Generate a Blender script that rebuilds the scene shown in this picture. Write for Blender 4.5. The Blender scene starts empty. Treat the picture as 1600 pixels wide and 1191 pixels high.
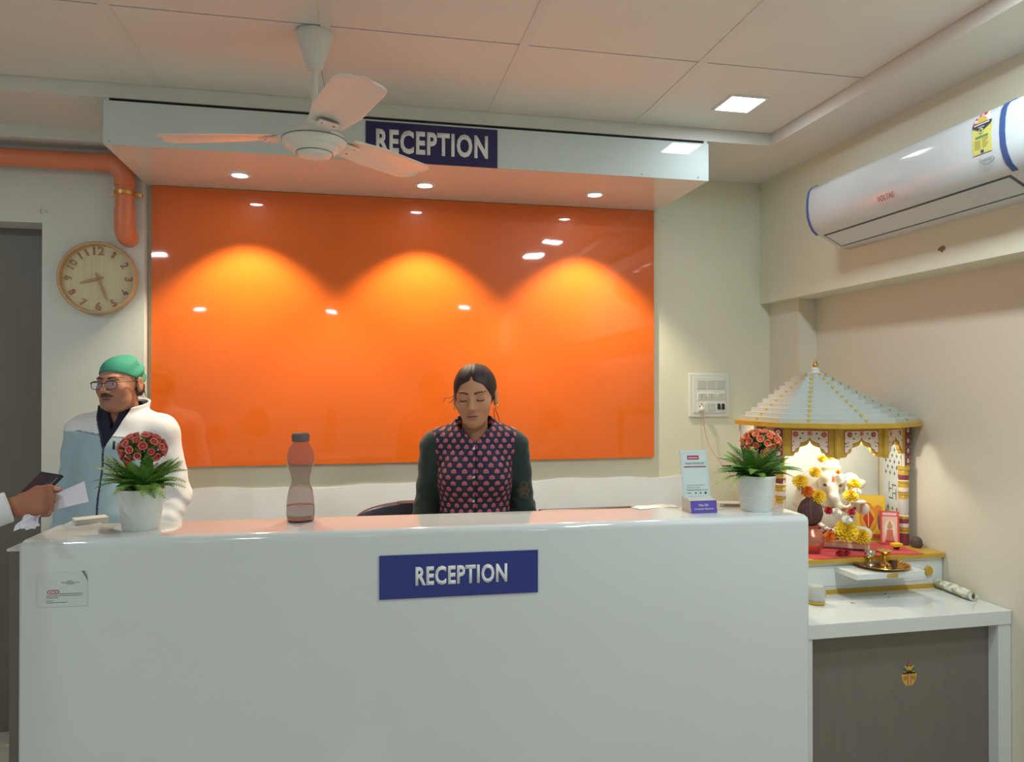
import bpy, bmesh, math, random
import numpy as np
from mathutils import Vector, Matrix, Euler

# ---------------------------------------------------------------- camera, light, exposure
SC = bpy.context.scene
COL = SC.collection
PI = math.pi
CAM_Z = 1.55
YAW = math.atan2(240, 1150)
FPX = 1150.0
HOR = 602.0
cam_d = bpy.data.cameras.new('camera')
cam = bpy.data.objects.new('camera', cam_d); COL.objects.link(cam)
cam_d.sensor_width = 36.0
cam_d.lens = FPX / 1600 * 36.0
cam_d.clip_start = 0.05
PITCH = math.atan2(HOR - 595.5, FPX)
cam.location = (0, 0, CAM_Z)
cam.rotation_euler = (PI / 2 + PITCH, 0, -YAW)
SC.camera = cam
SC.view_settings.view_transform = 'Standard'
SC.view_settings.look = 'None'
SC.view_settings.gamma = 1.0
SC.view_settings.use_curve_mapping = False
SC.view_settings.exposure = 0.06
W = bpy.data.worlds.new('world'); SC.world = W
W.use_nodes = True
W.node_tree.nodes['Background'].inputs[0].default_value = (0.8, 0.85, 1.0, 1)
W.node_tree.nodes['Background'].inputs[1].default_value = 0.3
LED_W = 12.0          # watts of each ceiling LED panel
SPOT_W = 62.0         # watts of each canopy spot
SHRINE_W = 2.2

CA, SA = math.cos(YAW), math.sin(YAW)
def ray(u, v):
    xc = (u - 800) / FPX
    return Vector((SA + xc * CA, CA - xc * SA, -(v - HOR) / FPX))
def at_y(u, v, Y):
    r = ray(u, v); d = Y / r.y
    return Vector((r.x * d, Y, CAM_Z + r.z * d))
def at_x(u, v, X):
    r = ray(u, v); d = X / r.x
    return Vector((X, r.y * d, CAM_Z + r.z * d))
def at_z(u, v, Z):
    r = ray(u, v); d = (Z - CAM_Z) / r.z
    return Vector((r.x * d, r.y * d, Z))
def at_d(u, v, d):
    r = ray(u, v)
    return Vector((r.x * d, r.y * d, CAM_Z + r.z * d))

# ---------------------------------------------------------------- materials
def lin(c):
    out = []
    for v in c[:3]:
        v = v / 255.0
        out.append(v / 12.92 if v <= 0.04045 else ((v + 0.055) / 1.055) ** 2.4)
    return tuple(out) + (1.0,)
MATS = {}
def mat(name, col=(200, 200, 200), rough=0.5, metal=0.0, spec=0.5, coat=0.0, emit=None, estr=0.0,
        var=0.04, vscale=6.0, bump=0.0, bscale=40.0, trans=0.0, ior=1.45, vcol=None, alpha=1.0, sheen=0.0, sss=0.0, stretch=None):
    if name in MATS: return MATS[name]
    m = bpy.data.materials.new(name); MATS[name] = m
    m.use_nodes = True
    nt = m.node_tree; b = nt.nodes['Principled BSDF']
    b.inputs['Roughness'].default_value = rough
    b.inputs['Metallic'].default_value = metal
    b.inputs['Specular IOR Level'].default_value = spec
    b.inputs['Coat Weight'].default_value = coat
    b.inputs['Coat Roughness'].default_value = 0.03
    b.inputs['IOR'].default_value = ior
    b.inputs['Transmission Weight'].default_value = trans
    b.inputs['Alpha'].default_value = alpha
    b.inputs['Sheen Weight'].default_value = sheen
    if sss: b.inputs['Subsurface Weight'].default_value = sss; b.inputs['Subsurface Scale'].default_value = 0.01
    c = lin(col)
    tc = nt.nodes.new('ShaderNodeTexCoord')
    src = tc.outputs['Object']
    if stretch:
        mp = nt.nodes.new('ShaderNodeMapping'); mp.inputs['Scale'].default_value = stretch
        nt.links.new(src, mp.inputs[0]); src = mp.outputs[0]
    if vcol:
        a = nt.nodes.new('ShaderNodeVertexColor'); a.layer_name = vcol
        base = a.outputs['Color']
    else:
        base = None
    if var > 0:
        nz = nt.nodes.new('ShaderNodeTexNoise'); nz.inputs['Scale'].default_value = vscale
        nz.inputs['Detail'].default_value = 3.0
        nt.links.new(src, nz.inputs['Vector'])
        mx = nt.nodes.new('ShaderNodeMix'); mx.data_type = 'RGBA'; mx.blend_type = 'MULTIPLY'
        mx.inputs[0].default_value = 1.0
        if base: nt.links.new(base, mx.inputs[6])
        else: mx.inputs[6].default_value = c
        rp = nt.nodes.new('ShaderNodeMapRange')
        rp.inputs[1].default_value = 0.3; rp.inputs[2].default_value = 0.7
        rp.inputs[3].default_value = 1 - var; rp.inputs[4].default_value = 1.0
        nt.links.new(nz.outputs['Fac'], rp.inputs[0])
        nt.links.new(rp.outputs[0], mx.inputs[7])
        nt.links.new(mx.outputs[2], b.inputs['Base Color'])
    elif base: nt.links.new(base, b.inputs['Base Color'])
    else: b.inputs['Base Color'].default_value = c
    if bump > 0:
        n2 = nt.nodes.new('ShaderNodeTexNoise'); n2.inputs['Scale'].default_value = bscale
        n2.inputs['Detail'].default_value = 4.0
        nt.links.new(src, n2.inputs['Vector'])
        bp = nt.nodes.new('ShaderNodeBump'); bp.inputs['Strength'].default_value = bump
        bp.inputs['Distance'].default_value = 0.01
        nt.links.new(n2.outputs['Fac'], bp.inputs['Height'])
        nt.links.new(bp.outputs[0], b.inputs['Normal'])
    if emit:
        b.inputs['Emission Color'].default_value = lin(emit)
        b.inputs['Emission Strength'].default_value = estr
    return m

# shader maths by operator overloading
class S:
    def __init__(s, nt, sock): s.nt = nt; s.k = sock
    def _op(s, op, o=None, o2=None):
        n = s.nt.nodes.new('ShaderNodeMath'); n.operation = op
        for i, v in enumerate((s, o, o2)):
            if v is None: continue
            if isinstance(v, S): s.nt.links.new(v.k, n.inputs[i])
            else: n.inputs[i].default_value = v
        return S(s.nt, n.outputs[0])
    def __add__(s, o): return s._op('ADD', o)
    def __sub__(s, o): return s._op('SUBTRACT', o)
    def __mul__(s, o): return s._op('MULTIPLY', o)
    def __truediv__(s, o): return s._op('DIVIDE', o)
    def floor(s): return s._op('FLOOR')
    def fract(s): return s._op('FRACT')
    def abs(s): return s._op('ABSOLUTE')
    def sqrt(s): return s._op('SQRT')
    def sin(s): return s._op('SINE')
    def mod2(s): return (s * 0.5).fract() * 2.0
    def lt(s, o): return s._op('LESS_THAN', o)
    def mx(s, o): return s._op('MAXIMUM', o)
    def mn(s, o): return s._op('MINIMUM', o)
def colmix(nt, fac, a, b):
    n = nt.nodes.new('ShaderNodeMix'); n.data_type = 'RGBA'
    nt.links.new(fac.k, n.inputs[0])
    for i, v in ((6, a), (7, b)):
        if isinstance(v, tuple): n.inputs[i].default_value = v
        else: nt.links.new(v, n.inputs[i])
    return n.outputs[2]
def objxyz(nt):
    t = nt.nodes.new('ShaderNodeTexCoord'); sp = nt.nodes.new('ShaderNodeSeparateXYZ')
    nt.links.new(t.outputs['Object'], sp.inputs[0])
    return [S(nt, sp.outputs[i]) for i in range(3)]

# ---------------------------------------------------------------- mesh building
class MB:
    def __init__(s): s.v = []; s.f = []; s.m = []; s.M = Matrix.Identity(4)
    def at(s, loc=(0, 0, 0), rot=(0, 0, 0), scale=(1, 1, 1)):
        s.M = Matrix.LocRotScale(Vector(loc), Euler(rot), Vector(scale)); return s
    def put(s, vs, fs, mi=0):
        b = len(s.v)
        s.v += [tuple(s.M @ Vector(p)) for p in vs]
        s.f += [tuple(i + b for i in f) for f in fs]; s.m += [mi] * len(fs)
        return s
    def box(s, lo, hi, mi=0, bev=0.0, seg=2):
        if bev <= 0:
            x0, y0, z0 = lo; x1, y1, z1 = hi
            vs = [(x0, y0, z0), (x1, y0, z0), (x1, y1, z0), (x0, y1, z0), (x0, y0, z1), (x1, y0, z1), (x1, y1, z1), (x0, y1, z1)]
            fs = [(0, 3, 2, 1), (4, 5, 6, 7), (0, 1, 5, 4), (1, 2, 6, 5), (2, 3, 7, 6), (3, 0, 4, 7)]
            return s.put(vs, fs, mi)
        bm = bmesh.new(); bmesh.ops.create_cube(bm, size=1)
        for v in bm.verts:
            v.co = Vector([(lo[i] + hi[i]) / 2 + v.co[i] * (hi[i] - lo[i]) for i in range(3)])
        bmesh.ops.bevel(bm, geom=list(bm.edges), offset=bev, segments=seg, affect='EDGES', profile=0.5)
        bm.verts.index_update()
        vs = [tuple(v.co) for v in bm.verts]; fs = [tuple(v.index for v in f.verts) for f in bm.faces]
        bm.free(); return s.put(vs, fs, mi)
    def ring_loft(s, rings, mi=0, cap=True, closed=True, mis=None):
        n = len(rings[0]); vs = [p for r in rings for p in r]; fs = []; ms = []
        for i in range(len(rings) - 1):
            for j in range(n if closed else n - 1):
                k = (j + 1) % n
                fs.append((i * n + j, i * n + k, (i + 1) * n + k, (i + 1) * n + j)); ms.append(mis[i] if mis else mi)
        if cap:
            fs.append(tuple(range(n - 1, -1, -1))); ms.append(ms[0])
            fs.append(tuple(range((len(rings) - 1) * n, len(rings) * n))); ms.append(ms[-2])
        b = len(s.v); s.v += [tuple(s.M @ Vector(p)) for p in vs]
        s.f += [tuple(i + b for i in f) for f in fs]; s.m += ms
        return s
    def lathe(s, prof, seg=24, mi=0, cap=True, mis=None, c=(0, 0)):
        rings = []
        for r, z in prof:
            rings.append([(c[0] + r * math.cos(2 * PI * k / seg), c[1] + r * math.sin(2 * PI * k / seg), z) for k in range(seg)])
        return s.ring_loft(rings, mi, cap, True, mis)
    def tube(s, pts, r, seg=10, mi=0, cap=True, flat=1.0):
        pts = [Vector(p) for p in pts]; n = len(pts); rings = []
        rs = r if isinstance(r, (list, tuple)) else [r] * n
        up = None
        for i in range(n):
            t = (pts[min(i + 1, n - 1)] - pts[max(i - 1, 0)]).normalized()
            if up is None:
                up = Vector((0, 0, 1)) if abs(t.z) < 0.9 else Vector((1, 0, 0))
            a = t.cross(up).normalized(); b2 = a.cross(t).normalized(); up = b2
            rings.append([tuple(pts[i] + (a * math.cos(2 * PI * k / seg) + b2 * math.sin(2 * PI * k / seg) * flat) * rs[i]) for k in range(seg)])
        return s.ring_loft([list(reversed(q)) for q in rings], mi, cap)
    def ball(s, c, r, mi=0, seg=16, rings=10):
        rx, ry, rz = (r, r, r) if not isinstance(r, (tuple, list)) else r
        R = []
        for i in range(rings + 1):
            th = PI * i / rings; th = min(max(th, 0.02), PI - 0.02)
            R.append([(c[0] + rx * math.sin(th) * math.cos(2 * PI * k / seg), c[1] + ry * math.sin(th) * math.sin(2 * PI * k / seg), c[2] - rz * math.cos(th)) for k in range(seg)])
        return s.ring_loft(R, mi)
    def prism(s, poly, z0, z1, mi=0, mside=None):
        # poly counter-clockwise in local xy, extruded along local z
        n = len(poly); vs = [(x, y, z0) for x, y in poly] + [(x, y, z1) for x, y in poly]
        s.put(vs, [tuple(range(n - 1, -1, -1)), tuple(range(n, 2 * n))], mi)
        b = len(s.v) - 2 * n
        for j in range(n):
            k = (j + 1) % n
            s.f.append((b + j, b + k, b + n + k, b + n + j)); s.m.append(mi if mside is None else mside)
        return s
    def mesh(s, name, mats, smooth=False, angle=40):
        me = bpy.data.meshes.new(name); me.from_pydata(s.v, [], s.f)
        for m in (mats if isinstance(mats, (list, tuple)) else [mats]): me.materials.append(m)
        me.polygons.foreach_set('material_index', s.m)
        if smooth:
            me.polygons.foreach_set('use_smooth', [True] * len(me.polygons))
            me.set_sharp_from_angle(angle=math.radians(angle))
        me.validate(); me.update(); return me
def link(name, me, parent=None, loc=None, rot=None, local=False):
    o = bpy.data.objects.new(name, me); COL.objects.link(o)
    if loc is not None: o.location = loc
    if rot is not None: o.rotation_euler = rot
    if parent is not None:
        o.parent = parent
        if not local: o.matrix_parent_inverse = world_of(parent).inverted()
    return o
def world_of(o):
    m = Matrix.LocRotScale(o.location, o.rotation_euler, o.scale)
    return (world_of(o.parent) @ o.matrix_parent_inverse @ m) if o.parent else m
def part(name, mb, mats, parent, smooth=False, angle=40, label=None, loc=None, rot=None, local=False):
    o = link(name, mb.mesh(name, mats, smooth, angle), parent, loc, rot, local)
    if label: o['label'] = label
    return o
def tag(o, label=None, cat=None, group=None, kind=None):
    if label: o['label'] = label
    if cat: o['category'] = cat
    if group: o['group'] = group
    if kind: o['kind'] = kind
    return o
def thing(name, label, cat, loc=(0, 0, 0), rz=0.0, group=None):
    o = bpy.data.objects.new(name, None); COL.objects.link(o)
    o.empty_display_size = 0.05
    o.location = loc; o.rotation_euler = (0, 0, rz)
    return tag(o, label, cat, group)
def struct(name, mb, mats, parent=None, smooth=False, label=None, cat=None):
    o = part(name, mb, mats, parent, smooth)
    if parent is None: tag(o, label, cat, kind='structure')
    return o
def frame(origin, xd, yd):
    x = Vector(xd).normalized(); y = Vector(yd).normalized(); z = x.cross(y)
    M = Matrix((x, y, z)).transposed().to_4x4(); M.translation = Vector(origin); return M
def text_part(name, body, w, h, origin, xd, yd, material, parent, depth=0.001, bold=0.0, label=None):
    cu = bpy.data.curves.new('t', 'FONT'); cu.body = body; cu.size = 1.0; cu.offset = bold
    cu.space_character = 1.0 + bold * 3.0; cu.align_x = 'CENTER'; cu.resolution_u = 3; cu.extrude = 0.0
    to = bpy.data.objects.new('t', cu); COL.objects.link(to)
    dg = bpy.context.evaluated_depsgraph_get()
    me = bpy.data.meshes.new_from_object(to.evaluated_get(dg))
    bpy.data.objects.remove(to); bpy.data.curves.remove(cu)
    bm = bmesh.new(); bm.from_mesh(me)
    bmesh.ops.remove_doubles(bm, verts=bm.verts, dist=1e-5)
    xs = [v.co.x for v in bm.verts]; ys = [v.co.y for v in bm.verts]
    x0, x1, y0, y1 = min(xs), max(xs), min(ys), max(ys)
    for v in bm.verts:
        v.co = Vector(((v.co.x - (x0 + x1) / 2) / (x1 - x0) * w, (v.co.y - (y0 + y1) / 2) / (y1 - y0) * h, depth))
    if depth > 0.0007:
        g = bmesh.ops.extrude_face_region(bm, geom=list(bm.faces))
        for e in g['geom']:
            if isinstance(e, bmesh.types.BMVert): e.co.z = 0
        bmesh.ops.recalc_face_normals(bm, faces=bm.faces)
    bm.transform(frame(origin, xd, yd)); bm.to_mesh(me); bm.free()
    me.name = name; me.materials.clear(); me.materials.append(material)
    o = link(name, me, parent)
    if label: o['label'] = label
    return o
def prints(name, shapes, origin, xd, yd, parent, lift=0.0004, label=None):
    # flat print: list of (polygon in local metres, colour rgb, layer)
    mb = MB(); mb.M = frame(origin, xd, yd); ms = []; keys = {}
    for poly, c, lay in shapes:
        if c not in keys:
            keys[c] = len(ms); ms.append(mat('print_ink_%d_%d_%d' % c, c, 0.6, var=0.03))
        mb.put([(x, y, lift * (1 + lay)) for x, y in poly], [tuple(range(len(poly)))], keys[c])
    return part(name, mb, ms, parent, label=label)
def rect(x0, y0, x1, y1): return [(x0, y0), (x1, y0), (x1, y1), (x0, y1)]
def disc(cx, cy, r, n=14, ry=None):
    ry = ry or r
    return [(cx + r * math.cos(2 * PI * k / n), cy + ry * math.sin(2 * PI * k / n)) for k in range(n)]
def petals(cx, cy, r, n=5, w=0.45, a0=0.0):
    out = []
    for k in range(n):
        a = a0 + 2 * PI * k / n
        out.append([(cx + r * 0.55 * math.cos(a) + r * w * (math.cos(t) * math.cos(a) - 0.75 * math.sin(t) * math.sin(a)),
                     cy + r * 0.55 * math.sin(a) + r * w * (math.cos(t) * math.sin(a) + 0.75 * math.sin(t) * math.cos(a))) for t in [2 * PI * q / 8 for q in range(8)]])
    return out

# ---------------------------------------------------------------- signed-distance modelling (surface nets)
class Vol:
    def __init__(s, lo, hi, h):
        s.lo = np.array(lo, np.float32); s.h = h
        ax = [np.arange(lo[i], hi[i] + h, h, dtype=np.float32) for i in range(3)]
        s.P = np.meshgrid(*ax, indexing='ij')
    def local(s, c, R=None):
        x, y, z = [s.P[i] - c[i] for i in range(3)]
        if R is None: return x, y, z
        Ri = R.transposed()
        return tuple(Ri[i][0] * x + Ri[i][1] * y + Ri[i][2] * z for i in range(3))
def ell(P, c, r):
    x = (P[0] - c[0]) / r[0]; y = (P[1] - c[1]) / r[1]; z = (P[2] - c[2]) / r[2]
    k0 = np.sqrt(x * x + y * y + z * z) + 1e-6
    k1 = np.sqrt((x / r[0]) ** 2 + (y / r[1]) ** 2 + (z / r[2]) ** 2) + 1e-6
    return k0 * (k0 - 1) / k1
def caps(P, a, b, ra, rb=None):
    rb = ra if rb is None else rb
    a = np.array(a, np.float32); b = np.array(b, np.float32); d = b - a; L = float(d @ d) + 1e-9
    t = np.clip(((P[0] - a[0]) * d[0] + (P[1] - a[1]) * d[1] + (P[2] - a[2]) * d[2]) / L, 0, 1)
    return np.sqrt((P[0] - a[0] - t * d[0]) ** 2 + (P[1] - a[1] - t * d[1]) ** 2 + (P[2] - a[2] - t * d[2]) ** 2) - (ra + (rb - ra) * t)
def smin(a, b, k):
    h = np.maximum(k - np.abs(a - b), 0) / k
    return np.minimum(a, b) - h * h * k * 0.25
def smax(a, b, k): return -smin(-a, -b, k)
def union(ds, k):
    o = ds[0]
    for d in ds[1:]: o = smin(o, d, k)
    return o
def snet(F, lo, h):
    Sg = F < 0
    c = np.zeros(tuple(n - 1 for n in F.shape), np.int8)
    offs = [(i, j, k) for i in (0, 1) for j in (0, 1) for k in (0, 1)]
    nx, ny, nz = c.shape
    for i, j, k in offs: c += Sg[i:i + nx, j:j + ny, k:k + nz]
    I = np.argwhere((c > 0) & (c < 8)); n = len(I)
    idx = -np.ones(c.shape, np.int64); idx[I[:, 0], I[:, 1], I[:, 2]] = np.arange(n)
    acc = np.zeros((n, 3)); cnt = np.zeros(n)
    for a in offs:
        for ax in range(3):
            if a[ax]: continue
            b = list(a); b[ax] = 1
            f0 = F[I[:, 0] + a[0], I[:, 1] + a[1], I[:, 2] + a[2]]; f1 = F[I[:, 0] + b[0], I[:, 1] + b[1], I[:, 2] + b[2]]
            cr = (f0 < 0) != (f1 < 0)
            t = np.where(cr, f0 / np.where(cr, f0 - f1, 1), 0)
            for q in range(3):
                acc[:, q] += np.where(cr, a[q] + (t if q == ax else 0), 0)
            cnt += cr
    V = (I + acc / cnt[:, None]) * h + np.array(lo)
    Q = []
    for ax in range(3):
        u, w = (ax + 1) % 3, (ax + 2) % 3
        s0 = [slice(0, -1) if q == ax else slice(None) for q in range(3)]
        s1 = [slice(1, None) if q == ax else slice(None) for q in range(3)]
        A = Sg[tuple(s0)]; B = Sg[tuple(s1)]
        E = np.argwhere(A != B)
        ok = (E[:, u] > 0) & (E[:, w] > 0) & (E[:, u] < F.shape[u] - 1) & (E[:, w] < F.shape[w] - 1)
        E = E[ok]; ins = A[E[:, 0], E[:, 1], E[:, 2]]
        def cell(du, dw):
            e = E.copy(); e[:, u] += du; e[:, w] += dw
            return idx[e[:, 0], e[:, 1], e[:, 2]]
        q = np.stack([cell(-1, -1), cell(0, -1), cell(0, 0), cell(-1, 0)], 1)
        q[~ins] = q[~ins][:, ::-1]; Q.append(q)
    return V, np.concatenate(Q)
def relax(V, Q, it=1, w=0.5):
    for _ in range(it):
        acc = np.zeros_like(V); cnt = np.zeros(len(V))
        for a, b in ((0, 1), (1, 2), (2, 3), (3, 0)):
            np.add.at(acc, Q[:, a], V[Q[:, b]]); np.add.at(acc, Q[:, b], V[Q[:, a]])
            np.add.at(cnt, Q[:, a], 1); np.add.at(cnt, Q[:, b], 1)
        V = V * (1 - w) + w * acc / np.maximum(cnt, 1)[:, None]
    return V
def np_mesh(name, V, Q, material, cols=None, M=None, smooth=True):
    me = bpy.data.meshes.new(name)
    if M is not None:
        A = np.array(M); V = V @ A[:3, :3].T + A[:3, 3]
    me.vertices.add(len(V)); me.vertices.foreach_set('co', V.astype(np.float32).ravel())
    me.loops.add(len(Q) * 4); me.loops.foreach_set('vertex_index', Q.astype(np.int32).ravel())
    me.polygons.add(len(Q)); me.polygons.foreach_set('loop_start', np.arange(0, len(Q) * 4, 4, dtype=np.int32))
    me.polygons.foreach_set('loop_total', np.full(len(Q), 4, np.int32))
    me.update(calc_edges=True)
    me.polygons.foreach_set('use_smooth', np.ones(len(Q), bool))
    if cols is not None:
        at = me.color_attributes.new('col', 'FLOAT_COLOR', 'POINT')
        at.data.foreach_set('color', np.concatenate([cols, np.ones((len(cols), 1))], 1).astype(np.float32).ravel())
    me.materials.append(material); me.validate(); return me
def nz3(P, s, seed=0):
    # cheap smooth noise for cloth folds
    x, y, z = [P[i] * s for i in range(3)]
    return (np.sin(x * 1.7 + 2.1 * np.sin(z * 1.1 + seed) + seed) + np.sin(z * 2.3 + 1.7 * np.sin(x * 1.3 + y) + 2 * seed) + np.sin(y * 2.1 + 1.3 * np.sin(z * 1.9) + 3 * seed)) / 3
def L3(c): return np.array(lin(c)[:3])
# ================================================================ the room
m_wallb = mat('wall_paint_cream', (226, 226, 204), 0.55, var=0.03, vscale=1.2, bump=0.03, bscale=60)
m_walll = mat('wall_paint_white', (222, 223, 218), 0.5, var=0.03, vscale=1.2, bump=0.03, bscale=60)
m_wallr = mat('wall_paint_ivory', (226, 219, 200), 0.5, var=0.03, vscale=1.2, bump=0.03, bscale=60)
m_ceil = mat('ceiling_paint', (226, 224, 218), 0.6, var=0.03, vscale=1.5)
m_tile = mat('ceiling_tile_white', (228, 226, 220), 0.55, var=0.03, vscale=3, bump=0.02, bscale=150)
m_dark = mat('dark_gap', (40, 38, 36), 0.8)
m_floor = mat('floor_tile_beige', (214, 206, 194), 0.2, var=0.05, vscale=3)
m_white = mat('white_laminate', (222, 225, 222), 0.12, spec=0.5, coat=0.3, var=0.02, vscale=2)
m_whited = mat('white_desk_laminate', (218, 224, 224), 0.08, spec=0.5, coat=0.5, var=0.02, vscale=2)
m_brown = mat('dark_brown_laminate', (122, 116, 108), 0.4, var=0.08, vscale=5, stretch=(6, 6, 1))
m_gold = mat('gold_paint', (206, 166, 62), 0.4, metal=0.0, var=0.12, vscale=30)
m_brass = mat('brass_metal', (226, 186, 110), 0.22, metal=1.0, var=0.06)
m_steel = mat('steel_metal', (205, 205, 208), 0.2, metal=1.0)

CZ, TZ = 2.635, 2.69          # border ceiling, tiled ceiling
SOF = 2.452
XL, XR, XB = -3.2, 2.27, 2.115   # left wall, right wall, beam face
YB, YF = 3.6, -6.0
TX1, TY1, TX0, TY0 = 1.832, 3.02, -2.683, -5.66

struct('floor', MB().box((XL - .1, YF - .1, -.1), (XR + .2, YB + .3, 0)), m_floor, label='beige tiled reception floor', cat='floor')
struct('wall_back', MB().box((-.934, YB, 0), (XR + .2, YB + .12, 2.9)), m_wallb, label='cream wall behind the reception desk', cat='wall')
# wall to the left with the door opening
YL = 3.54
dx1 = at_y(65, 500, YL).x; dx0 = dx1 - .95; dz = 2.255
mb = MB().box((dx1, YL, 0), (-.934, YL + .18, 2.9)).box((dx0, YL, dz), (dx1, YL + .18, 2.9)).box((XL - .1, YL, 0), (dx0, YL + .18, 2.9))
struct('wall_back_left', mb, m_walll, label='white wall with the clock and dark doorway', cat='wall')
dr = struct('door_1', MB().box((dx0, YL + .15, 0), (dx1 + .0, YL + .19, dz)), m_brown, label='dark brown door in the left doorway', cat='door')
part('door_handle', MB().at((dx0 + .08, YL + .15, 1.0)).tube([(0, 0, 0), (0, -.05, 0), (.1, -.05, 0)], .009), m_steel, dr)
struct('wall_left', MB().box((XL - .1, YF, 0), (XL, YL, 2.9)), m_walll, label='white side wall left of the entrance', cat='wall')
struct('wall_rear', MB().box((XL - .1, YF - .1, 0), (XR + .2, YF, 2.9)), m_walll, label='white wall at the far end of the lobby', cat='wall')
mb = MB().box((XR, YF, 0), (XR + .15, YB, 1.985)).box((2.17, 3.33, 0), (XR, YB, 1.985))
struct('wall_right', mb, m_wallr, label='ivory side wall beside the shrine', cat='wall')
struct('trim_1', MB().box((XB, YF, 1.985), (XR + .15, YB, 2.9)), m_wallb, label='cream beam below the ceiling carrying the air conditioner', cat='beam')
# cornice strip over the pipe
struct('trim_2', MB().box((XL, 3.42, 2.585), (-.94, YL, CZ)), m_ceil, label='white cornice strip above the orange pipe', cat='cornice')

mb = MB()
mb.box((XL - .1, TY1, CZ), (XR + .2, YB + .2, 2.95)).box((TX1, TY0, CZ), (XR + .2, TY1, 2.95))
mb.box((XL - .1, TY0, CZ), (TX0, TY1, 2.95)).box((XL - .1, YF - .1, CZ), (XR + .2, TY0, 2.95))
ceil = struct('ceiling', mb, m_ceil, label='white false ceiling with a tiled recess', cat='ceiling')
part('backing', MB().box((TX0, TY0, TZ + .012), (TX1, TY1, TZ + .03)), m_dark, ceil)  # dark sheet that draws the shadow lines between the tiles
xs = [TX1 - .645 * k for k in range(8)]; ys = [TY1 - .62 * k for k in range(15)]
tme = MB().box((-.3205, -.3065, 0), (.3205, .3065, .0118)).mesh('ceiling_tile', m_tile)
lome = MB().box((-.016, -4.34, -.003), (.016, 4.34, .0118)).mesh('grid_bar', m_ceil)
for x in xs[1:-1]: link('grid_bar', lome, ceil, (x, (TY0 + TY1) / 2, TZ))
for i in range(7):
    for j in range(14):
        link('ceiling_tile', tme, ceil, ((xs[i] + xs[i + 1]) / 2, (ys[j] + ys[j + 1]) / 2, TZ))

# ---------------------------------------------------------------- ceiling LED panels
m_led = mat('led_diffuser', (255, 255, 255), 0.4, emit=(240, 246, 255), estr=9, var=0)
m_plw = mat('white_plastic', (232, 234, 232), 0.35, var=0.02)
LEDS = [(xs[0] - .3225, 2.72), (xs[0] - .3225, 1.47), (xs[0] - .3225, .85), (xs[5] - .3225, .23), (xs[6] - .3225, 1.47),  # the fifth panel is an added fill to brighten the left wall
        (xs[0] - .3225, -3.49), (xs[3] - .3225, -4.73), (xs[6] - .3225, -4.73)]
fr = MB().box((-.112, -.112, -.006), (.112, -.098, .0)).box((-.112, .098, -.006), (.112, .112, .0)).box((-.112, -.098, -.006), (-.098, .098, .0)).box((.098, -.098, -.006), (.112, .098, .0)).mesh('frame', m_plw)
df = MB().box((-.098, -.098, -.004), (.098, .098, -.001)).mesh('diffuser', m_led)
for i, (x, y) in enumerate(LEDS):
    t = thing('led_panel_light', 'square white LED panel glowing in the ceiling tile above the canopy corner' if i == 0 else 'square LED panel in the ceiling tiles out of view, the left front one added as fill', 'ceiling light', (x, y, TZ), group='ceiling LED panels')
    for nm_, me_ in (('frame', fr), ('diffuser', df)): link(nm_, me_, t, local=True).scale = (.74, .74, 1)
    la = bpy.data.lights.new('led_panel_lamp', 'AREA'); la.shape = 'SQUARE'; la.size = .14
    la.energy = LED_W * (.14 if i == 0 else 1.0); la.color = (.84, .96, 1.0)
    lo = link('led_panel_lamp', la, t, (0, 0, -.007), local=True)

# ---------------------------------------------------------------- canopy over the desk with its three spots
CX0, CX1, CY = -.935, 1.513, 3.0
cn = thing('reception_canopy', 'white glossy canopy box over the reception with three downlights', 'canopy', (.29, 3.3, SOF))
m_fas = mat('canopy_white_acrylic', (208, 220, 220), 0.03, spec=0.5, coat=0.5, var=0.02)
m_sof = mat('canopy_soffit_white', (226, 222, 216), 0.1, spec=0.6, coat=0.4, var=0.02, bump=0.06, bscale=4)
part('fascia', MB().box((CX0, CY, SOF), (CX1, CY + .015, 2.617)), m_fas, cn)
part('soffit', MB().box((CX0, CY + .015, SOF + .001), (CX1, YB, SOF + .012)), m_sof, cn)
part('end_panel', MB().box((CX0, CY + .015, SOF + .012), (CX0 + .015, YL, CZ)), m_fas, cn)
part('end_panel', MB().box((CX1 - .015, CY + .015, SOF + .012), (CX1, YB, CZ)), m_fas, cn)
part('gap_shade', MB().box((CX0 + .015, CY + .03, 2.5), (CX1 - .015, CY + .05, CZ)), m_dark, cn)  # dark sheet standing in for the shade in the gap above the fascia
for x in (CX0 + .02, CX1 - .05, 1.2):
    part('screw', MB().at((x, CY, SOF + .012), (PI / 2, 0, 0)).lathe([(.004, 0), (.003, .002)], 8), m_steel, cn)
m_bulb = mat('spot_lens', (255, 255, 255), 0.3, emit=(235, 240, 255), estr=40, var=0)
for i, (u, v) in enumerate(((374, 272), (663, 291), (927, 305))):
    p = at_z(u, v, SOF); p.y = 3.315
    nm = ('leftmost', 'middle', 'rightmost')[i]
    t = thing('spot_downlight', 'round recessed spot in the canopy soffit, %s of the three' % nm, 'downlight', (p.x, p.y, SOF), group='spots in the canopy soffit')
    part('ring', MB().lathe([(.030, .0), (.046, .0), (.046, -.004), (.034, -.007), (.030, -.004), (.030, 0)], 24, cap=False), m_plw, t, True, local=True)
    part('lens', MB().lathe([(.030, -.001), (.026, -.0045), (.001, -.0055)], 20), m_bulb, t, True, local=True)
    ld = bpy.data.lights.new('spot_lamp', 'SPOT'); ld.energy = SPOT_W; ld.spot_size = math.radians(98); ld.spot_blend = 0.45
    ld.shadow_soft_size = .02; ld.color = (1.0, .86, .60)
    link('spot_lamp', ld, t, (0, 0, -.012), local=True)

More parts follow.
